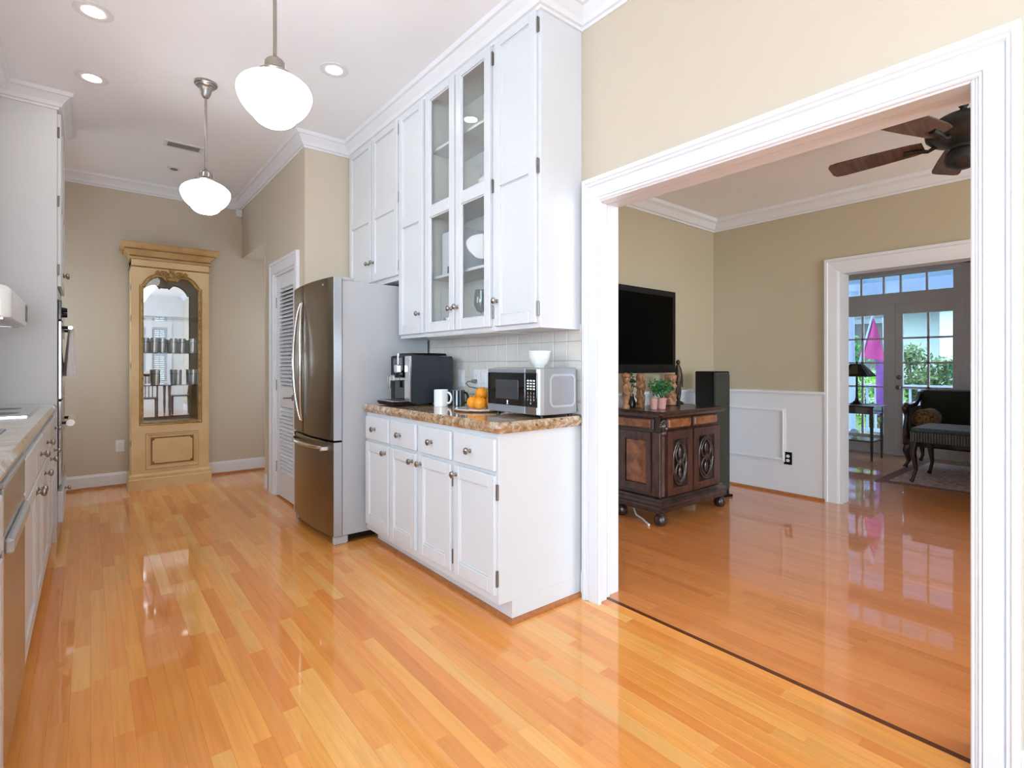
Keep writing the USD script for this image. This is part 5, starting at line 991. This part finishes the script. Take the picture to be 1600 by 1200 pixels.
part(t, 'end_welt', MB().tube([(7.56 - .145, 1.625 + .107 * math.cos(a), .585 + .107 * math.sin(a)) for a in np.linspace(0, 2 * PI, 21)], .007, 6), 'carved_wood_tan', 60)
t = thing('footstool', 'dark ribbed stool with teal top and curved legs on the rug', 'stool', (6.8, 1.1, 0))
FX0, FX1, FY0, FY1 = 6.42, 7.12, .55, 1.52
part(t, 'seat_pad', slab(FX0, FX1, FY0, FY1, .535, .575, .03, .015), 'teal_fabric', 40); part(t, 'rail', MB().box(FX0 + .01, FX1 - .01, FY0 + .01, FY1 - .01, .43, .536, .004), 'dark_wood')
rb = MB()
for y in np.arange(FY0 + .02, FY1 - .01, .022): rb.tube([(FX0 + .006, y, .435), (FX0 + .003, y, .53)], .008, 6)
for x in np.arange(FX0 + .02, FX1 - .01, .022): rb.tube([(x, FY1 - .006, .435), (x, FY1 - .003, .53)], .008, 6)
part(t, 'ribs', rb, 'ribbed_dark', 60, kind='stuff')
for x, ox in ((FX0 + .04, -.7), (FX1 - .04, .7)):
    for y, oy in ((FY0 + .04, -.7), (FY1 - .04, .7)): part(t, 'leg', cab((x, y, 0), .44, (ox, oy, 0), .03), 'dark_wood', 50)

# ---------------------------------------------------------------- porch and garden
struct('floor', MB().box(8.5, 10.6, -1.5, 5, -.12, -.02), 'porch_white', 'pale porch floor'); struct('ceiling', MB().box(8.5, 10.7, -1.5, 5, 2.62, 2.7), 'porch_blue', 'light blue porch ceiling')
struct('trim_16', MB().box(10.45, 10.6, -1.5, 5, 2.42, 2.62), 'porch_white', 'white porch beam')
t = thing('porch_railing', 'white porch railing with square balusters', 'railing', (10.2, 2, 0)); part(t, 'top_rail', MB().box(10.16, 10.26, -.6, 3.1, .82, .885, .01), 'porch_white'); part(t, 'bottom_rail', MB().box(10.18, 10.24, -.6, 3.1, .08, .14, .008), 'porch_white')
for k in range(31): part(t, 'baluster', MB().box(10.195, 10.225, -.55 + k * .118, -.52 + k * .118, .13, .83), 'porch_white')
t = thing('porch_column', 'round white porch column left of the pink flag', 'column', (10.0, 3.27, 0), local=True); part(t, 'shaft', MB().lathe([(.15, .12), (.15, .9), (.13, 2.32)], seg=32), 'porch_white', 40); part(t, 'base', MB().lathe([(0, -.02), (.2, -.02), (.2, .05), (.175, .07), (.185, .1), (.155, .13), (0, .13)], seg=32), 'porch_white', 40); part(t, 'capital', MB().lathe([(0, 2.3), (.14, 2.3), (.17, 2.36), (.19, 2.38), (.19, 2.44), (0, 2.44)], seg=32), 'porch_white', 40)
t = thing('porch_flag', 'pink flag draped from a white pole on the porch', 'flag', (10.1, 2.9, 1.5))
part(t, 'pole', MB().cyl((10.03, 3.10, 1.10), (10.06, 2.885, 2.02), .017, seg=10), 'porch_white', 40); part(t, 'finial', MB().ell((10.06, 2.875, 2.05), (.03, .03, .035)), 'porch_white', True)
V = []
for i, s in enumerate(np.linspace(0, 1, 12)):
    y0 = 2.895 + .20 * s; z0 = 1.98 - .64 * s; y1 = 2.87 - .15 * s ** .8; z1 = 1.97 - .70 * s
    V.append([(10.06 + .02 * math.sin(6 * u + 3 * s), y0 + (y1 - y0) * u, z0 + (z1 - z0) * u) for u in np.linspace(0, 1, 9)])
part(t, 'cloth', sheet(V, .006), 'pink_fabric', 60)
V = [[(10.09 + .02 * math.sin(5 * u + 6 * s), 2.86 - .16 * u - .03 * s, 1.32 - .95 * s) for u in np.linspace(0, 1, 6)] for s in np.linspace(0, 1, 10)]
part(t, 'cloth_tail', sheet(V, .006), 'violet_fabric', 60, label='violet lower fold'); part(t, 'white_edge', MB().tube([(10.05, 2.73, 1.98), (10.05, 2.725, 1.6), (10.05, 2.70, 1.27)], .018, 6), 'porch_white', 50)
single('ground', MB().box(8.5, 40, -16, 22, -.5, -.4), 'grass', 'green garden ground beyond the porch', 'lawn', kind='structure')
t = thing('neighbour_house', 'white neighbouring house with dark windows beyond the garden', 'house', (20, 4, 0))
part(t, 'wall', MB().box(19, 25, -6, 14, -.5, 2.8), 'house_white'); part(t, 'wing', MB().box(18.0, 19.0, -6, 3.6, -.5, 2.75), 'house_white')
rf = part(t, 'roof', MB().ext(Polygon([(-7, 2.8), (15, 2.8), (12, 5.2), (-4, 5.2)]), 18.6, 25.5, mx).box(17.7, 25.5, -6.8, 14.8, 2.74, 2.9), 'roof_tile')
for y, z in ((5.5, 1.75), (7.2, 1.75)):
    w_ = part(t, 'window', MB().ext(sbox(y - .55, z - .9, y + .55, z + .9).difference(sbox(y - .42, z - .75, y + .42, z + .75)), 18.93, 19.02, mx), 'porch_white'); part(w_, 'pane', MB().box(18.97, 18.99, y - .42, y + .42, z - .75, z + .75), 'house_dark')
rg = np.random.default_rng(11)
def bush(name, lab, cat, c, r, n, size, mat, trunk=True, blobs=9):
    t = thing(name, lab, cat, (c[0], c[1], -.4)); lf = MB(); st = MB(); top = np.array(c)
    for k in range(blobs):
        d = rg.normal(size=3); d /= np.linalg.norm(d); q = top + d * np.array(r) * .62
        lf.leaves(rg, n // blobs, q, np.array(r) * .5, size, shell=.2)
        st.tube([(c[0], c[1], -.4), ((c[0] * 2 + q[0]) / 3, (c[1] * 2 + q[1]) / 3, c[2] - r[2] * .6), q], [.05, .035, .012], 6)
    part(t, 'foliage', lf, mat, kind='stuff')
    if trunk: part(t, 'branches', st, 'bark', 50)
    return t
bush('garden_tree', 'airy green tree seen through the right french door, left half', 'tree', (14.3, 3.3, .98), (.6, 1.0, .66), 2600, .075, 'leaf_olive', blobs=14)
bush('garden_tree', 'darker leafy tree seen through the right french door, right half', 'tree', (12.9, 1.8, .92), (.6, .7, .66), 2600, .075, 'leaf_dark', blobs=14)
bush('garden_shrub', 'green shrub between the porch column and the pink flag', 'shrub', (13.0, 4.25, 1.1), (.5, .4, 1.0), 1600, .08, 'leaf_green')
bush('garden_shrub', 'green shrub behind the table lamp', 'shrub', (12.2, 3.45, .55), (.5, .55, .6), 1400, .07, 'leaf_bright')
bush('garden_shrub', 'dark low shrub under the right hand tree', 'shrub', (15.6, 2.9, .3), (.5, .9, .55), 1200, .07, 'leaf_dark')
t = thing('palm_plant', 'bright green palm fronds low in the garden behind the railing', 'palm', (11.6, 1.75, -.4)); fr = MB()
for k in range(16):
    a = k * 2 * PI / 16 + .2 * math.sin(k); L_ = .75 + .2 * math.sin(k * 3.1); rad = np.linspace(0, 1, 9)
    spine = np.array([(11.6 + L_ * q * math.cos(a), 1.75 + L_ * q * math.sin(a), .35 + .62 * q * (1.2 - q) * 1.6 + .15 * math.sin(k * 1.7) * q) for q in rad]); fr.tube(spine, .008, 4)
    for i in range(1, 9):
        for sg in (-1, 1):
            o = np.array([-math.sin(a) * sg, math.cos(a) * sg, -.25]) * .22 * (1.1 - rad[i]) + np.array([math.cos(a), math.sin(a), 0]) * .12
            p = spine[i]; w_ = np.array([math.cos(a), math.sin(a), 0]) * .018; fr.add([p - w_, p + w_, p + o], [(0, 1, 2)])
part(t, 'fronds', fr, 'leaf_bright', kind='stuff'); part(t, 'trunk', MB().cyl((11.6, 1.75, -.4), (12.6, 1.95, .4), .09, .07), 'bark', 40)
